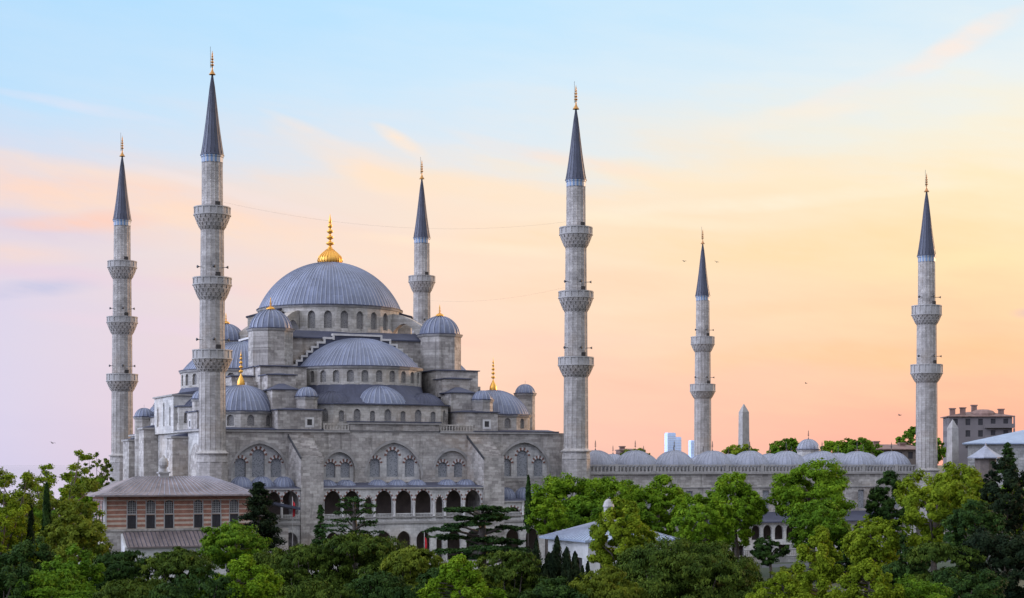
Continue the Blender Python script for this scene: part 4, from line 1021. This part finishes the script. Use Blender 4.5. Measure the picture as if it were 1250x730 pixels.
# flags on poles by the mosque
def flagpole(px, ytop, Y, fy0, fy1, label):
    xw, yw, _ = wpos(px, Y); r = empty('flagpole', (xw, yw, 0)); tag(r, label, 'flag', None)
    zt = CAMZ+(567-ytop)*Y/F
    b = MB().tube([(0, 0, 0), (0, 0, zt)], [.07, .045], 8); b.lathe([(.02, zt), (.1, zt+.08), (.02, zt+.18)], 8, sm=True); b.build('pole', 'coping_grey', r)
    z1, z0 = CAMZ+(567-fy0)*Y/F, CAMZ+(567-fy1)*Y/F
    b = MB(); n_, m_ = 12, 10; v = []
    for i in range(n_+1):
        for j in range(m_+1):
            f_, h = i/n_, j/m_
            v.append((.06+f_*(.26+.16*h)+.05*math.sin(h*5), .18*math.sin(f_*8+h*2)*f_, z1-(z1-z0)*h*(.75+.25*(1-f_))-f_*.35))
    b.add(v, [(i*(m_+1)+j, i*(m_+1)+j+1, (i+1)*(m_+1)+j+1, (i+1)*(m_+1)+j) for i in range(n_) for j in range(m_)], 0, True)
    b.build('flag', 'flag_red', r)
flagpole(357, 608, 246, 611, 632, 'red flag hanging limp from a pole before the left gallery arch')
flagpole(518, 650, 254, 655, 680, 'red flag hanging from a short pole before the lower arcade')

# cables strung between minarets
def cable(a, b_, sag, label):
    pts = []
    for i in range(25):
        f_ = i/24; p_ = a.lerp(b_, f_); pts.append((p_.x, p_.y, p_.z-4*sag*f_*(1-f_)))
    o = MB().tube(pts, .007, 5).build('cable', 'iron'); tag(o, label, 'cable', 'cables strung between the minarets')
cable(L2W(1.8, 0, 56.0), L2W(59.8, 0, 56.5), 2.4, 'thin upper cable sagging between the two front minarets of the mosque')
cable(L2W(61, 70.6, 50.0), L2W(61.4, 2, 46.0), 1.2, 'thin lower cable running from the half hidden minaret to the nearer front one')

# birds
def bird(px, py, Y, label, rz, sc=1.0):
    sc *= .55
    xw, yw, zw = pt(px, py, Y); r = MB()
    r.tube([(-.28*sc, 0, 0), (-.1*sc, 0, .02), (.12*sc, 0, .02), (.26*sc, 0, .03), (.33*sc, 0, .02)], [.02*sc, .09*sc, .10*sc, .06*sc, .01*sc], 8)
    for s_ in (-1, 1):
        v = [(.12*sc, s_*.06*sc, .04*sc), (.16*sc, s_*.38*sc, .22*sc), (.02*sc, s_*.72*sc, .14*sc), (-.06*sc, s_*.40*sc, .18*sc), (-.10*sc, s_*.06*sc, .02*sc)]
        v2 = [(a, b_, c_-.025*sc) for a, b_, c_ in v]
        r.add(v+v2, [(0, 1, 2, 3, 4), (9, 8, 7, 6, 5)]+[(i, (i+1) % 5, 5+(i+1) % 5, 5+i) for i in range(5)])
    r.add([(-.26*sc, -.03*sc, 0), (-.26*sc, .03*sc, 0), (-.45*sc, .09*sc, .01), (-.45*sc, -.09*sc, .01), (-.3*sc, 0, -.02)], [(0, 1, 2, 3), (4, 3, 2), (4, 0, 3), (4, 2, 1)])
    o = r.build('bird', 'bird'); o.location = (xw, yw, zw); o.rotation_euler = (.2, .1, rz); tag(o, label, 'bird', 'birds in the sunset sky')
bird(835, 319, 200, 'tiny bird flying just left of the far courtyard minaret’s spire', .8)
bird(875, 320, 210, 'tiny bird flying just right of the far courtyard minaret’s spire', 2.0)
bird(1098, 507, 190, 'dark bird gliding low left of the rightmost minaret', .4, 1.1)
bird(984, 468, 230, 'lone small bird in the pink sky midway between the courtyard minarets', 2.6)
bird(64, 541, 170, 'small bird low over the trees left of the leftmost minaret', 1.2)

# ------------------------------------------------------------------ trees
def leaf_mesh(name, pts, nrm, size, asp, mat, rng, parent, jitter=.6, updir=None, wgt=None):
    """many small rhombic leaves at pts, facing roughly nrm"""
    n = len(pts)
    nrm = nrm/(np.linalg.norm(nrm, axis=1)[:, None]+1e-9); nr = nrm+rng.normal(0, jitter*.8, (n, 3)); nr /= np.linalg.norm(nr, axis=1)[:, None]+1e-9
    if updir is None: t = rng.normal(0, 1, (n, 3))
    else: t = np.asarray(updir)+rng.normal(0, .35, (n, 3))
    a = t-(t*nr).sum(1)[:, None]*nr; a /= np.linalg.norm(a, axis=1)[:, None]+1e-9
    b = np.cross(nr, a)
    s = size*1.18*rng.uniform(.65, 1.35, n)[:, None]
    L = a*s*.5; Wd = b*s*.5*asp
    v = np.empty((n, 4, 3)); v[:, 0] = pts-L; v[:, 1] = pts+Wd+nr*s*.08; v[:, 2] = pts+L; v[:, 3] = pts-Wd+nr*s*.08
    me = bpy.data.meshes.new(name); me.vertices.add(4*n); me.loops.add(4*n); me.polygons.add(n)
    me.vertices.foreach_set('co', v.astype(np.float32).ravel())
    me.loops.foreach_set('vertex_index', np.arange(4*n, dtype=np.int32))
    me.polygons.foreach_set('loop_start', np.arange(0, 4*n, 4, dtype=np.int32))
    try: me.polygons.foreach_set('loop_total', np.full(n, 4, dtype=np.int32))
    except Exception: pass
    me.materials.append(mat); me.update(calc_edges=True)
    o = bpy.data.objects.new(name, me); COL.objects.link(o); o.parent = parent
    return o
def sphere_dirs(rng, n):
    d = rng.normal(0, 1, (n, 3)); return d/np.linalg.norm(d, axis=1)[:, None]
def clumps(rng, cen, rad, n, shell=.55):
    """n points in each ellipsoidal clump; returns points and outward normals"""
    m = len(cen); d = sphere_dirs(rng, m*n); r = (shell+(1-shell)*rng.random(m*n))[:, None]
    c = np.repeat(cen, n, 0); R = np.repeat(rad, n, 0)
    return c+d*r*R, d

def tree(px, ytop, ybot, wpx, Y, kind, fol, label, name=None, cat='tree', dens=1.0, seed=None, lean=0.0, leafpx=4.6, group=None):
    sd = seed if seed is not None else int(px*7+ytop*13+Y)
    rng = np.random.default_rng(sd); R = random.Random(sd)
    k_ = Y/F; x0 = (px-625)*k_; zt = CAMZ+(567-ytop)*k_; zb = max(.6, CAMZ+(567-ybot)*k_); Wd = wpx*k_; H = max(zt-zb, 1.0)
    nm = name or {'broad': 'broadleaf_tree', 'airy': 'feathery_tree', 'cypress': 'cypress_tree', 'cedar': 'cedar_tree', 'stone': 'stone_pine', 'cone': 'conifer_tree', 'sapling': 'young_tree', 'bush': 'shrub'}[kind]
    if kind == 'broad': Wd *= 1.1; zb = max(.6, zb-.12*H); H = zt-zb
    if kind == 'stone': Wd *= 1.14; zb = max(.6, zb-.3*H); H = zt-zb
    if kind == 'cone': Wd *= 1.2
    if kind == 'sapling': Wd *= 1.15
    r = empty(nm, (x0, Y, 0)); tag(r, label, cat, group)
    leaf = leafpx*k_*.64; mat = FO[fol]; zc = zb+H/2
    tr = MB(); tw = max(.12, min(.45, Wd*.035))
    if kind in ('broad', 'bush'):
        nl = 9 if kind == 'broad' else 6
        el_ = np.array([Wd/2, Wd/2, H/2])
        d = sphere_dirs(rng, 60); keep = [d[0]]
        for q in d[1:]:
            if all((q*k2).sum() < .55 for k2 in keep): keep.append(q)
        d = np.array(keep[:nl]); nl = len(d)
        lr = rng.uniform(.40, .60, nl); cen = d*(1.02-lr)[:, None]*el_*rng.uniform(.85, 1.1, nl)[:, None]
        ns_ = 34; sc = []; srr = []
        for c_, l_ in zip(cen, lr):
            dd = sphere_dirs(rng, ns_); q = rng.uniform(.72, 1.06, ns_)[:, None]
            sc.append(c_+dd*q*l_*el_); srr.append(l_*rng.uniform(.20, .36, ns_))
        sc = np.vstack(sc); srr = np.concatenate(srr)
        ok_ = ((sc/el_)**2).sum(1) > .22; sc = sc[ok_]; srr = srr[ok_]; rr_ = srr[:, None]*np.array([Wd/2, Wd/2, min(H*1.1, Wd)/2*.8])
        vis = Wd*H/(leaf*leaf); per = max(8, int(dens*vis*19/len(sc)))
        p_, n_ = clumps(rng, sc, rr_, per, .35)
        out = p_/el_; n2_ = n_*.9+out*.7+np.array([0, 0, .35])
        tw_ = 0
        leaf_mesh('crown', p_+np.array([0, 0, zc]), n2_, leaf, .62, mat, rng, r, .38)
        tr.tube([(0, 0, 0), (.05*Wd*R.uniform(-1, 1), 0, zb*.6), (0, 0, zb+H*.25), (.04*Wd, 0, zb+H*.6)], [tw*1.25, tw, tw*.75, tw*.25], 8)
        for i in range(7):
            c_ = cen[i % len(cen)]; z0 = zb+H*R.uniform(.02, .3)
            tr.tube([(0, 0, z0), (c_[0]*.45, c_[1]*.45, (z0+zc+c_[2])/2+.1*H), (c_[0]*.95, c_[1]*.95, zc+c_[2])], [tw*.5, tw*.32, tw*.1], 6)
    elif kind == 'airy':
        tips = []
        tr.tube([(0, 0, 0), (.03*Wd, 0, zb*.7+.3), (0, 0, zb+H*.3)], [tw*1.1, tw*.8, tw*.5], 7)
        nb = 16
        for i in range(nb):
            a = 2*PI*i/nb+R.uniform(-.3, .3); rr_ = Wd/2*R.uniform(.35, 1.0); z1 = zb+H*R.uniform(.3, 1.0)
            z1 = zb+(z1-zb)*(1-.35*(rr_/(Wd/2))**2)
            e_ = (rr_*math.cos(a), rr_*math.sin(a), z1); s_ = (0, 0, zb+H*R.uniform(-.05, .28))
            mdl = (e_[0]*.5+R.uniform(-.3, .3), e_[1]*.5, s_[2]*.45+e_[2]*.55)
            tr.tube([s_, mdl, e_], [tw*.38, tw*.24, tw*.07], 5)
            for f_ in (.45, .6, .75, .88, 1.0):
                q = [mdl[j]*(1-(f_-.45)/.55)+e_[j]*(f_-.45)/.55 for j in range(3)]
                for _ in range(2):
                    t_ = [q[0]+R.gauss(0, Wd*.055), q[1]+R.gauss(0, Wd*.055), q[2]+R.gauss(0, H*.045)]
                    tr.tube([q, t_], [tw*.1, tw*.04], 4); tips.append(t_)
        tips = np.array(tips); per = max(6, int(dens*Wd*H/(leaf*leaf)*4/len(tips)))
        p_, n_ = clumps(rng, tips, np.tile([[Wd*.055, Wd*.055, Wd*.038]], (len(tips), 1)), per, .1)
        leaf_mesh('crown', p_, n_*.5+np.array([0, 0, .6]), leaf*.85, .6, mat, rng, r)
    elif kind == 'sapling':
        tr.tube([(0, 0, 0), (0, 0, zb), (.02*Wd, 0, zt-.1*H)], [tw*.8, tw*.6, tw*.08], 6)
        cen = []; rad = []
        for i in range(90):
            f_ = R.random()**1.1; a = R.uniform(0, 2*PI); rr_ = Wd/2*(1-f_)**.75*R.uniform(.35, 1.05); z1 = zb+H*f_
            cen.append((rr_*math.cos(a), rr_*math.sin(a), z1)); q = Wd*R.uniform(.045, .095)*(1.1-.5*f_); rad.append((q, q, q*.9))
            tr.tube([(0, 0, z1-.12*H*(1-f_)), cen[-1]], [tw*.18, tw*.05], 4)
        for i in range(5): cen.append((R.uniform(-.03, .03)*Wd, 0, zt-H*.03*i)); rad.append((Wd*.045, Wd*.045, H*.05))
        per = max(8, int(dens*Wd*H/(leaf*leaf)*17/len(cen)))
        p_, n_ = clumps(rng, np.array(cen), np.array(rad), per, .2)
        leaf_mesh('crown', p_, n_*.7+np.array([0, 0, .5]), leaf, .65, mat, rng, r)
    elif kind == 'cypress':
        def spire(n, W_, H_, ox, oy):
            f_ = rng.random(n)**.85
            prof = np.minimum(1, (f_+.04)*5)*np.clip(1-f_, 0, 1)**.55
            ang = rng.uniform(0, 2*PI, n); rag = .72+.28*np.sin(ang*3+f_*21+sd+ox*9)*rng.uniform(.3, 1, n)
            q = W_/2*prof*rag*(.45+.6*rng.random(n))
            return (np.stack([ox+q*np.cos(ang), oy+q*np.sin(ang), zb+H_*f_], 1), np.stack([np.cos(ang), np.sin(ang), np.full(n, .35)], 1))
        n = int(dens*Wd*H/(leaf*leaf)*18)
        if wpx < 40: p_, nn_ = spire(n, Wd, H, 0, 0)
        else:                                      # several leading shoots make a ragged top
            sp_ = [spire(n//6, Wd*R.uniform(.34, .52), H*(1.0 if i == 0 else R.uniform(.62, .95)), 0 if i == 0 else Wd*.26*math.cos(i*1.05), 0 if i == 0 else Wd*.26*math.sin(i*1.05)) for i in range(7)]
            p_ = np.vstack([q[0] for q in sp_]); nn_ = np.vstack([q[1] for q in sp_])
        leaf_mesh('crown', p_, nn_, leaf*1.15, .42, mat, rng, r, .45, (0, 0, 1))
        tr.tube([(0, 0, 0), (0, 0, zb+H*.5), (0, 0, zb+H*.92)], [tw, tw*.6, tw*.1], 6)
    elif kind == 'cedar':
        tr.tube([(0, 0, 0), (.1, 0, zb+H*.5), (0, 0, zb+H*.95)], [tw*1.3, tw, tw*.3], 8)
        cen = []; rad = []
        npl = 24
        for i in range(npl):
            f_ = (i+R.random())/npl; z1 = zb+H*(.06+.88*f_); a = 2.4*i+R.uniform(-.6, .6)
            rm = Wd/2*(.95-.42*f_**2.2)*R.uniform(.45, 1.1); e_ = (rm*math.cos(a), rm*math.sin(a), z1+H*R.uniform(-.02, .05))
            tr.tube([(0, 0, z1-.10*H), (e_[0]*.45, e_[1]*.45, z1-.01*H), e_], [tw*.45, tw*.28, tw*.07], 5)
            pr_ = Wd*R.uniform(.13, .22)*(1.05-.35*f_)
            for j in range(22):
                b_ = R.uniform(0, 2*PI); q = pr_*math.sqrt(R.random())
                cx_ = e_[0]*.80+q*math.cos(b_); cy_ = e_[1]*.80+q*math.sin(b_)
                w_ = pr_*R.uniform(.20, .40); cen.append((cx_, cy_, e_[2]+H*R.gauss(.0, .012)-.10*q)); rad.append((w_, w_, H*R.uniform(.016, .034)))
        per = max(10, int(dens*Wd*H/(leaf*leaf)*17/len(cen)))
        p_, n_ = clumps(rng, np.array(cen), np.array(rad), per, .3)
        leaf_mesh('crown', p_, n_*.4+np.array([0, 0, 1.0]), leaf*1.0, .55, mat, rng, r, .4)
    elif kind == 'cone':
        tr.tube([(0, 0, 0), (0, 0, zb+H*.5), (0, 0, zt-.05*H)], [tw, tw*.7, tw*.1], 6)
        cen = []; rad = []
        for i in range(150):
            f_ = R.random()**1.25; a = R.uniform(0, 2*PI); rm = Wd/2*((1-f_)**.72)*R.uniform(.5, 1.12)+.02*Wd; z1 = zb+H*f_
            for t_ in (.55, .8, 1.0):
                q = Wd*R.uniform(.09, .15)*(1-.45*f_); cen.append((rm*t_*math.cos(a), rm*t_*math.sin(a), z1-.05*H*t_*(1-f_))); rad.append((q, q, q*.55))
            tr.tube([(0, 0, z1), (rm*math.cos(a), rm*math.sin(a), z1-.05*H*(1-f_))], [tw*.22, tw*.05], 4)
        for i in range(4): cen.append((0, 0, zt-.03*H*i-.02*H)); rad.append((Wd*.03*(1+i*.5), Wd*.03*(1+i*.5), H*.03))
        per = max(8, int(dens*Wd*H/(leaf*leaf)*16/len(cen)))
        p_, n_ = clumps(rng, np.array(cen), np.array(rad), per, .2)
        leaf_mesh('crown', p_, n_*.7+np.array([0, 0, .45]), leaf, .45, mat, rng, r)
    elif kind == 'stone':
        # rounded cushions of needles carried on forking limbs
        nl = int(26+wpx*.22); cen = []; rad = []
        for i in range(nl):
            a = R.uniform(0, 2*PI); q = math.sqrt(R.random()); f_ = math.sqrt(max(0, 1-q*q))
            lev = R.choice([1.0, 1.0, .8, .6, .4, .2]); l_ = R.uniform(.15, .25)*Wd*(1.0 if wpx < 120 else .78)
            c_ = (Wd/2*q*.86*math.cos(a), Wd/2*q*.86*math.sin(a), zb+H*(.20+.72*f_*lev)-l_*.2)
            cen.append(c_); rad.append((l_, l_, l_*.62))
            if i % 3 == 0: tr.tube([(0, 0, zb*.75), (c_[0]*.5, c_[1]*.5, zb+.1*H), (c_[0]*.9, c_[1]*.9, c_[2])], [tw*.6, tw*.4, tw*.1], 6)
        tr.tube([(0, 0, 0), (.15, 0, zb*.6), (0, 0, zb+.2*H)], [tw*1.4, tw*1.1, tw*.7], 8)
        cen = np.array(cen); rad = np.array(rad); ns_ = 26; dd = sphere_dirs(rng, len(cen)*ns_); dd[:, 2] = np.abs(dd[:, 2])*1.0-.25
        sc = np.repeat(cen, ns_, 0)+dd*np.repeat(rad, ns_, 0); srr = np.repeat(rad, ns_, 0)*rng.uniform(.17, .30, len(sc))[:, None]
        per = max(6, int(dens*Wd*H/(leaf*leaf)*30/len(sc)))
        p_, n_ = clumps(rng, sc, srr, per, .2)
        dn = np.repeat(dd, per, 0); leaf_mesh('crown', p_, dn*.8+n_*.5+np.array([0, 0, .3]), leaf*1.15, .42, mat, rng, r, .5, (0, 0, 1.0))
    tr.build('trunk', 'bark', r)
    return r

T = tree
# left edge
T(38, 528, 720, 190, 185, 'airy', 'olive', 'tall feathery olive green tree with sky showing through, at the left edge', dens=3.0)
T(-2, 548, 740, 140, 165, 'airy', 'lime', 'loose leafy tree cut by the left edge of the view', dens=3.2)
T(117, 543, 640, 58, 300, 'airy', 'olive', 'wispy yellow green treetop beside the foot of the leftmost minaret', dens=2.4)
T(104, 568, 690, 66, 262, 'broad', 'bright', 'rounded mid green tree just left of the brick pavilion')
T(57, 590, 735, 26, 172, 'cypress', 'dark', 'dark green slender cypress among the feathery trees at left')
T(38, 618, 735, 22, 166, 'cypress', 'black', 'shorter near black cypress beside the slender one at left')
T(88, 612, 740, 84, 158, 'broad', 'olive', 'leafy olive tree left of the pavilion base')
T(76, 540, 700, 120, 215, 'airy', 'lime', 'airy yellow green tree between the feathery one and the pavilion', dens=3.0)
T(30, 612, 740, 120, 200, 'broad', 'mid', 'dense rounded tree behind the feathery trees at the left edge')
T(30, 655, 745, 85, 145, 'broad', 'dark', 'dark bushy tree in the bottom left corner')
T(88, 668, 745, 70, 140, 'broad', 'mid', 'dim green bushy tree low beside the corner one at bottom left')
T(150, 668, 750, 92, 150, 'stone', 'dark', 'dark cushion shaped pine below the pavilion lean-to')
T(215, 664, 750, 96, 148, 'stone', 'pine', 'bushy green pine directly under the pavilion windows')
# in front of the pavilion and mosque
T(316, 590, 690, 66, 215, 'cone', 'black', 'dark ragged conifer at the right end of the brick pavilion', dens=1.4)
T(284, 637, 690, 84, 196, 'broad', 'mid', 'round fresh green tree right below the dark ragged conifer')
T(300, 682, 742, 128, 126, 'sapling', 'bright', 'bright spring green young maple at the bottom left of centre', dens=1.6)
T(372, 664, 755, 110, 150, 'stone', 'pine', 'low dark pine cushion between bright maple and big umbrella pine')
T(446, 648, 750, 150, 152, 'stone', 'pine', 'broad umbrella stone pine below the middle arcade')
T(505, 664, 750, 80, 146, 'stone', 'olive', 'small yellowish stone pine right of the broad umbrella one')
T(391, 617, 680, 20, 212, 'cone', 'cedar', 'thin young conifer against the left sloping buttress')
T(432, 604, 680, 84, 198, 'cedar', 'cedar', 'sparse young cedar with drooping level branches before the arcade', dens=.5)
T(588, 610, 690, 135, 188, 'cedar', 'cedar', 'wide layered cedar with flat dark branch tiers before the right gallery', dens=1.6)
T(645, 581, 650, 15, 236, 'cypress', 'dark', 'pencil thin cypress standing against the right gallery')
T(560, 680, 742, 114, 128, 'sapling', 'bright', 'bright green leafy sapling at bottom centre', dens=1.8)
T(622, 668, 750, 84, 142, 'stone', 'pine', 'rounded pine at bottom centre below the layered cedar')
T(470, 700, 765, 130, 128, 'stone', 'dark', 'dark pine cushion along the bottom edge below the umbrella pine')
T(390, 705, 765, 100, 124, 'stone', 'pine', 'olive tinted pine along the bottom edge right of the maple')
T(240, 695, 765, 110, 124, 'stone', 'dark', 'dark pine along the bottom edge left of the maple')
T(655, 658, 760, 74, 148, 'cypress', 'black', 'near black cypress, left one of the dark trio by the garden house')
T(680, 655, 760, 84, 150, 'cypress', 'black', 'near black cypress, middle and tallest of the trio by the garden house')
T(703, 676, 760, 56, 146, 'cypress', 'black', 'near black cypress, right and lowest of the trio by the garden house')
# row of plane trees by the courtyard
T(690, 577, 645, 92, 250, 'broad', 'bright', 'light green plane tree beside the second front minaret’s base')
T(668, 603, 650, 50, 236, 'broad', 'bright', 'small light green tree between thin cypress and garden house roof')
T(742, 578, 645, 92, 252, 'broad', 'bright', 'fresh green plane tree above the garden house roof')
T(802, 580, 650, 88, 255, 'broad', 'bright', 'leafy green plane tree right of the garden house lantern')
T(757, 612, 705, 80, 162, 'broad', 'lime', 'bright yellow green tree in front of the garden house', dens=1.5, seed=77)
T(860, 600, 672, 78, 222, 'broad', 'bright', 'fresh green plane tree right of the garden house roof')
T(897, 573, 655, 76, 238, 'broad', 'bright', 'tall plane tree in front of the courtyard under the slim obelisk')
T(992, 561, 635, 106, 240, 'broad', 'bright', 'wide rounded plane tree covering the courtyard domes')
T(1000, 606, 668, 78, 226, 'broad', 'mid', 'darker tree below the wide rounded plane tree')
T(1067, 626, 692, 68, 204, 'broad', 'lime', 'small round lime green tree before the ablution arcade')
T(1088, 573, 655, 54, 244, 'broad', 'dark', 'dark blue green tree left of the rightmost minaret base')
T(1140, 575, 662, 98, 205, 'broad', 'lime', 'large bright yellow green plane tree before the rightmost minaret')
T(1172, 563, 640, 84, 230, 'broad', 'lime', 'yellow green treetop behind the large bright plane tree')
T(1226, 560, 650, 60, 222, 'broad', 'black', 'very dark tree at the right edge under the lead roofed hall')
T(1247, 572, 650, 50, 236, 'broad', 'bright', 'light green tree cut by the right edge')
T(1230, 541, 575, 22, 262, 'cone', 'dark', 'small dark conifer in front of the lead roofed hall')
# lower right
T(832, 660, 750, 205, 146, 'stone', 'pine', 'very wide dark stone pine at the bottom right of centre', dens=1.1)
T(742, 690, 760, 90, 134, 'stone', 'olive', 'olive pine cushion along the bottom edge left of the very wide pine')
T(940, 655, 690, 52, 222, 'bush', 'dark', 'dark round shrub before the ablution arcade arches', cat='shrub')
T(912, 684, 750, 60, 150, 'stone', 'dark', 'dark small pine at the right end of the very wide pine')
T(1003, 646, 742, 110, 128, 'sapling', 'lime', 'tallest yellow green young tree at lower right', dens=1.7)
T(1060, 686, 742, 105, 124, 'sapling', 'lime', 'lower yellow green young tree right of the tallest one', dens=1.7)
T(955, 700, 742, 92, 122, 'sapling', 'lime', 'small yellow green sapling at the bottom edge left of the tallest one', dens=1.7)
T(1150, 655, 750, 96, 148, 'stone', 'pine', 'round dark pine below the large bright plane tree')
T(1222, 636, 760, 120, 150, 'broad', 'black', 'big very dark tree filling the bottom right corner')
T(1120, 706, 770, 90, 126, 'broad', 'mid', 'mid green bush at the bottom edge right of the young trees')
T(1180, 690, 770, 100, 132, 'broad', 'dark', 'dark green bush at the bottom edge near the right corner')
T(1190, 606, 690, 70, 196, 'broad', 'dark', 'dark green tree between the bright plane and the right edge')
# fillers low in the frame
T(60, 694, 770, 110, 130, 'broad', 'mid', 'leafy bush at the bottom edge left of the pavilion pines', dens=1)
T(5, 690, 770, 90, 128, 'broad', 'dark', 'dark bush in the very bottom left corner')
T(172, 700, 770, 110, 128, 'stone', 'pine', 'pine cushion at the bottom edge below the pavilion corner')
T(330, 668, 750, 80, 156, 'stone', 'pine', 'pine cushion between the fresh green tree and the left arcade')
T(540, 690, 760, 70, 138, 'stone', 'dark', 'small dark pine left of the bright sapling at bottom centre')
T(600, 690, 760, 80, 150, 'broad', 'olive', 'olive green rounded bush at the bottom edge under the layered cedar')
T(672, 700, 770, 90, 132, 'broad', 'dark', 'dark bush at the bottom edge below the cypress trio')
T(1100, 684, 760, 80, 150, 'stone', 'dark', 'dark low pine between young trees and the round dark pine')
T(860, 640, 690, 60, 232, 'broad', 'mid', 'shaded mid green tree behind the very wide dark pine')
T(1035, 655, 700, 60, 226, 'broad', 'dark', 'shaded dark tree left of the small round lime tree')
T(1110, 650, 700, 60, 222, 'broad', 'dark', 'shaded dark tree right of the small round lime tree')
T(720, 600, 660, 70, 244, 'broad', 'mid', 'mid green tree filling the gap above the garden house')
T(775, 612, 660, 60, 246, 'broad', 'mid', 'mid green tree right behind the garden house lantern')
T(965, 690, 740, 50, 200, 'bush', 'olive', 'small olive shrub on the lawn behind the yellow saplings', cat='shrub')
# beyond the courtyard
T(905, 541, 566, 44, 395, 'broad', 'lime', 'light green treetop at the foot of the slim obelisk')
T(960, 534, 566, 44, 400, 'broad', 'mid', 'treetop left of the tall gate dome')
T(1018, 537, 566, 48, 405, 'broad', 'bright', 'treetop right of the tall gate dome')
T(1050, 533, 566, 52, 398, 'broad', 'mid', 'dense green treetop behind the courtyard domes near the terrace house')
T(1113, 521, 560, 36, 440, 'broad', 'mid', 'green treetop touching the left side of the rightmost minaret')
T(776, 547, 566, 40, 430, 'broad', 'olive', 'low olive treetop beside the dark brick house')
T(1140, 533, 566, 26, 430, 'broad', 'mid', 'treetop glimpsed right of the rightmost minaret')
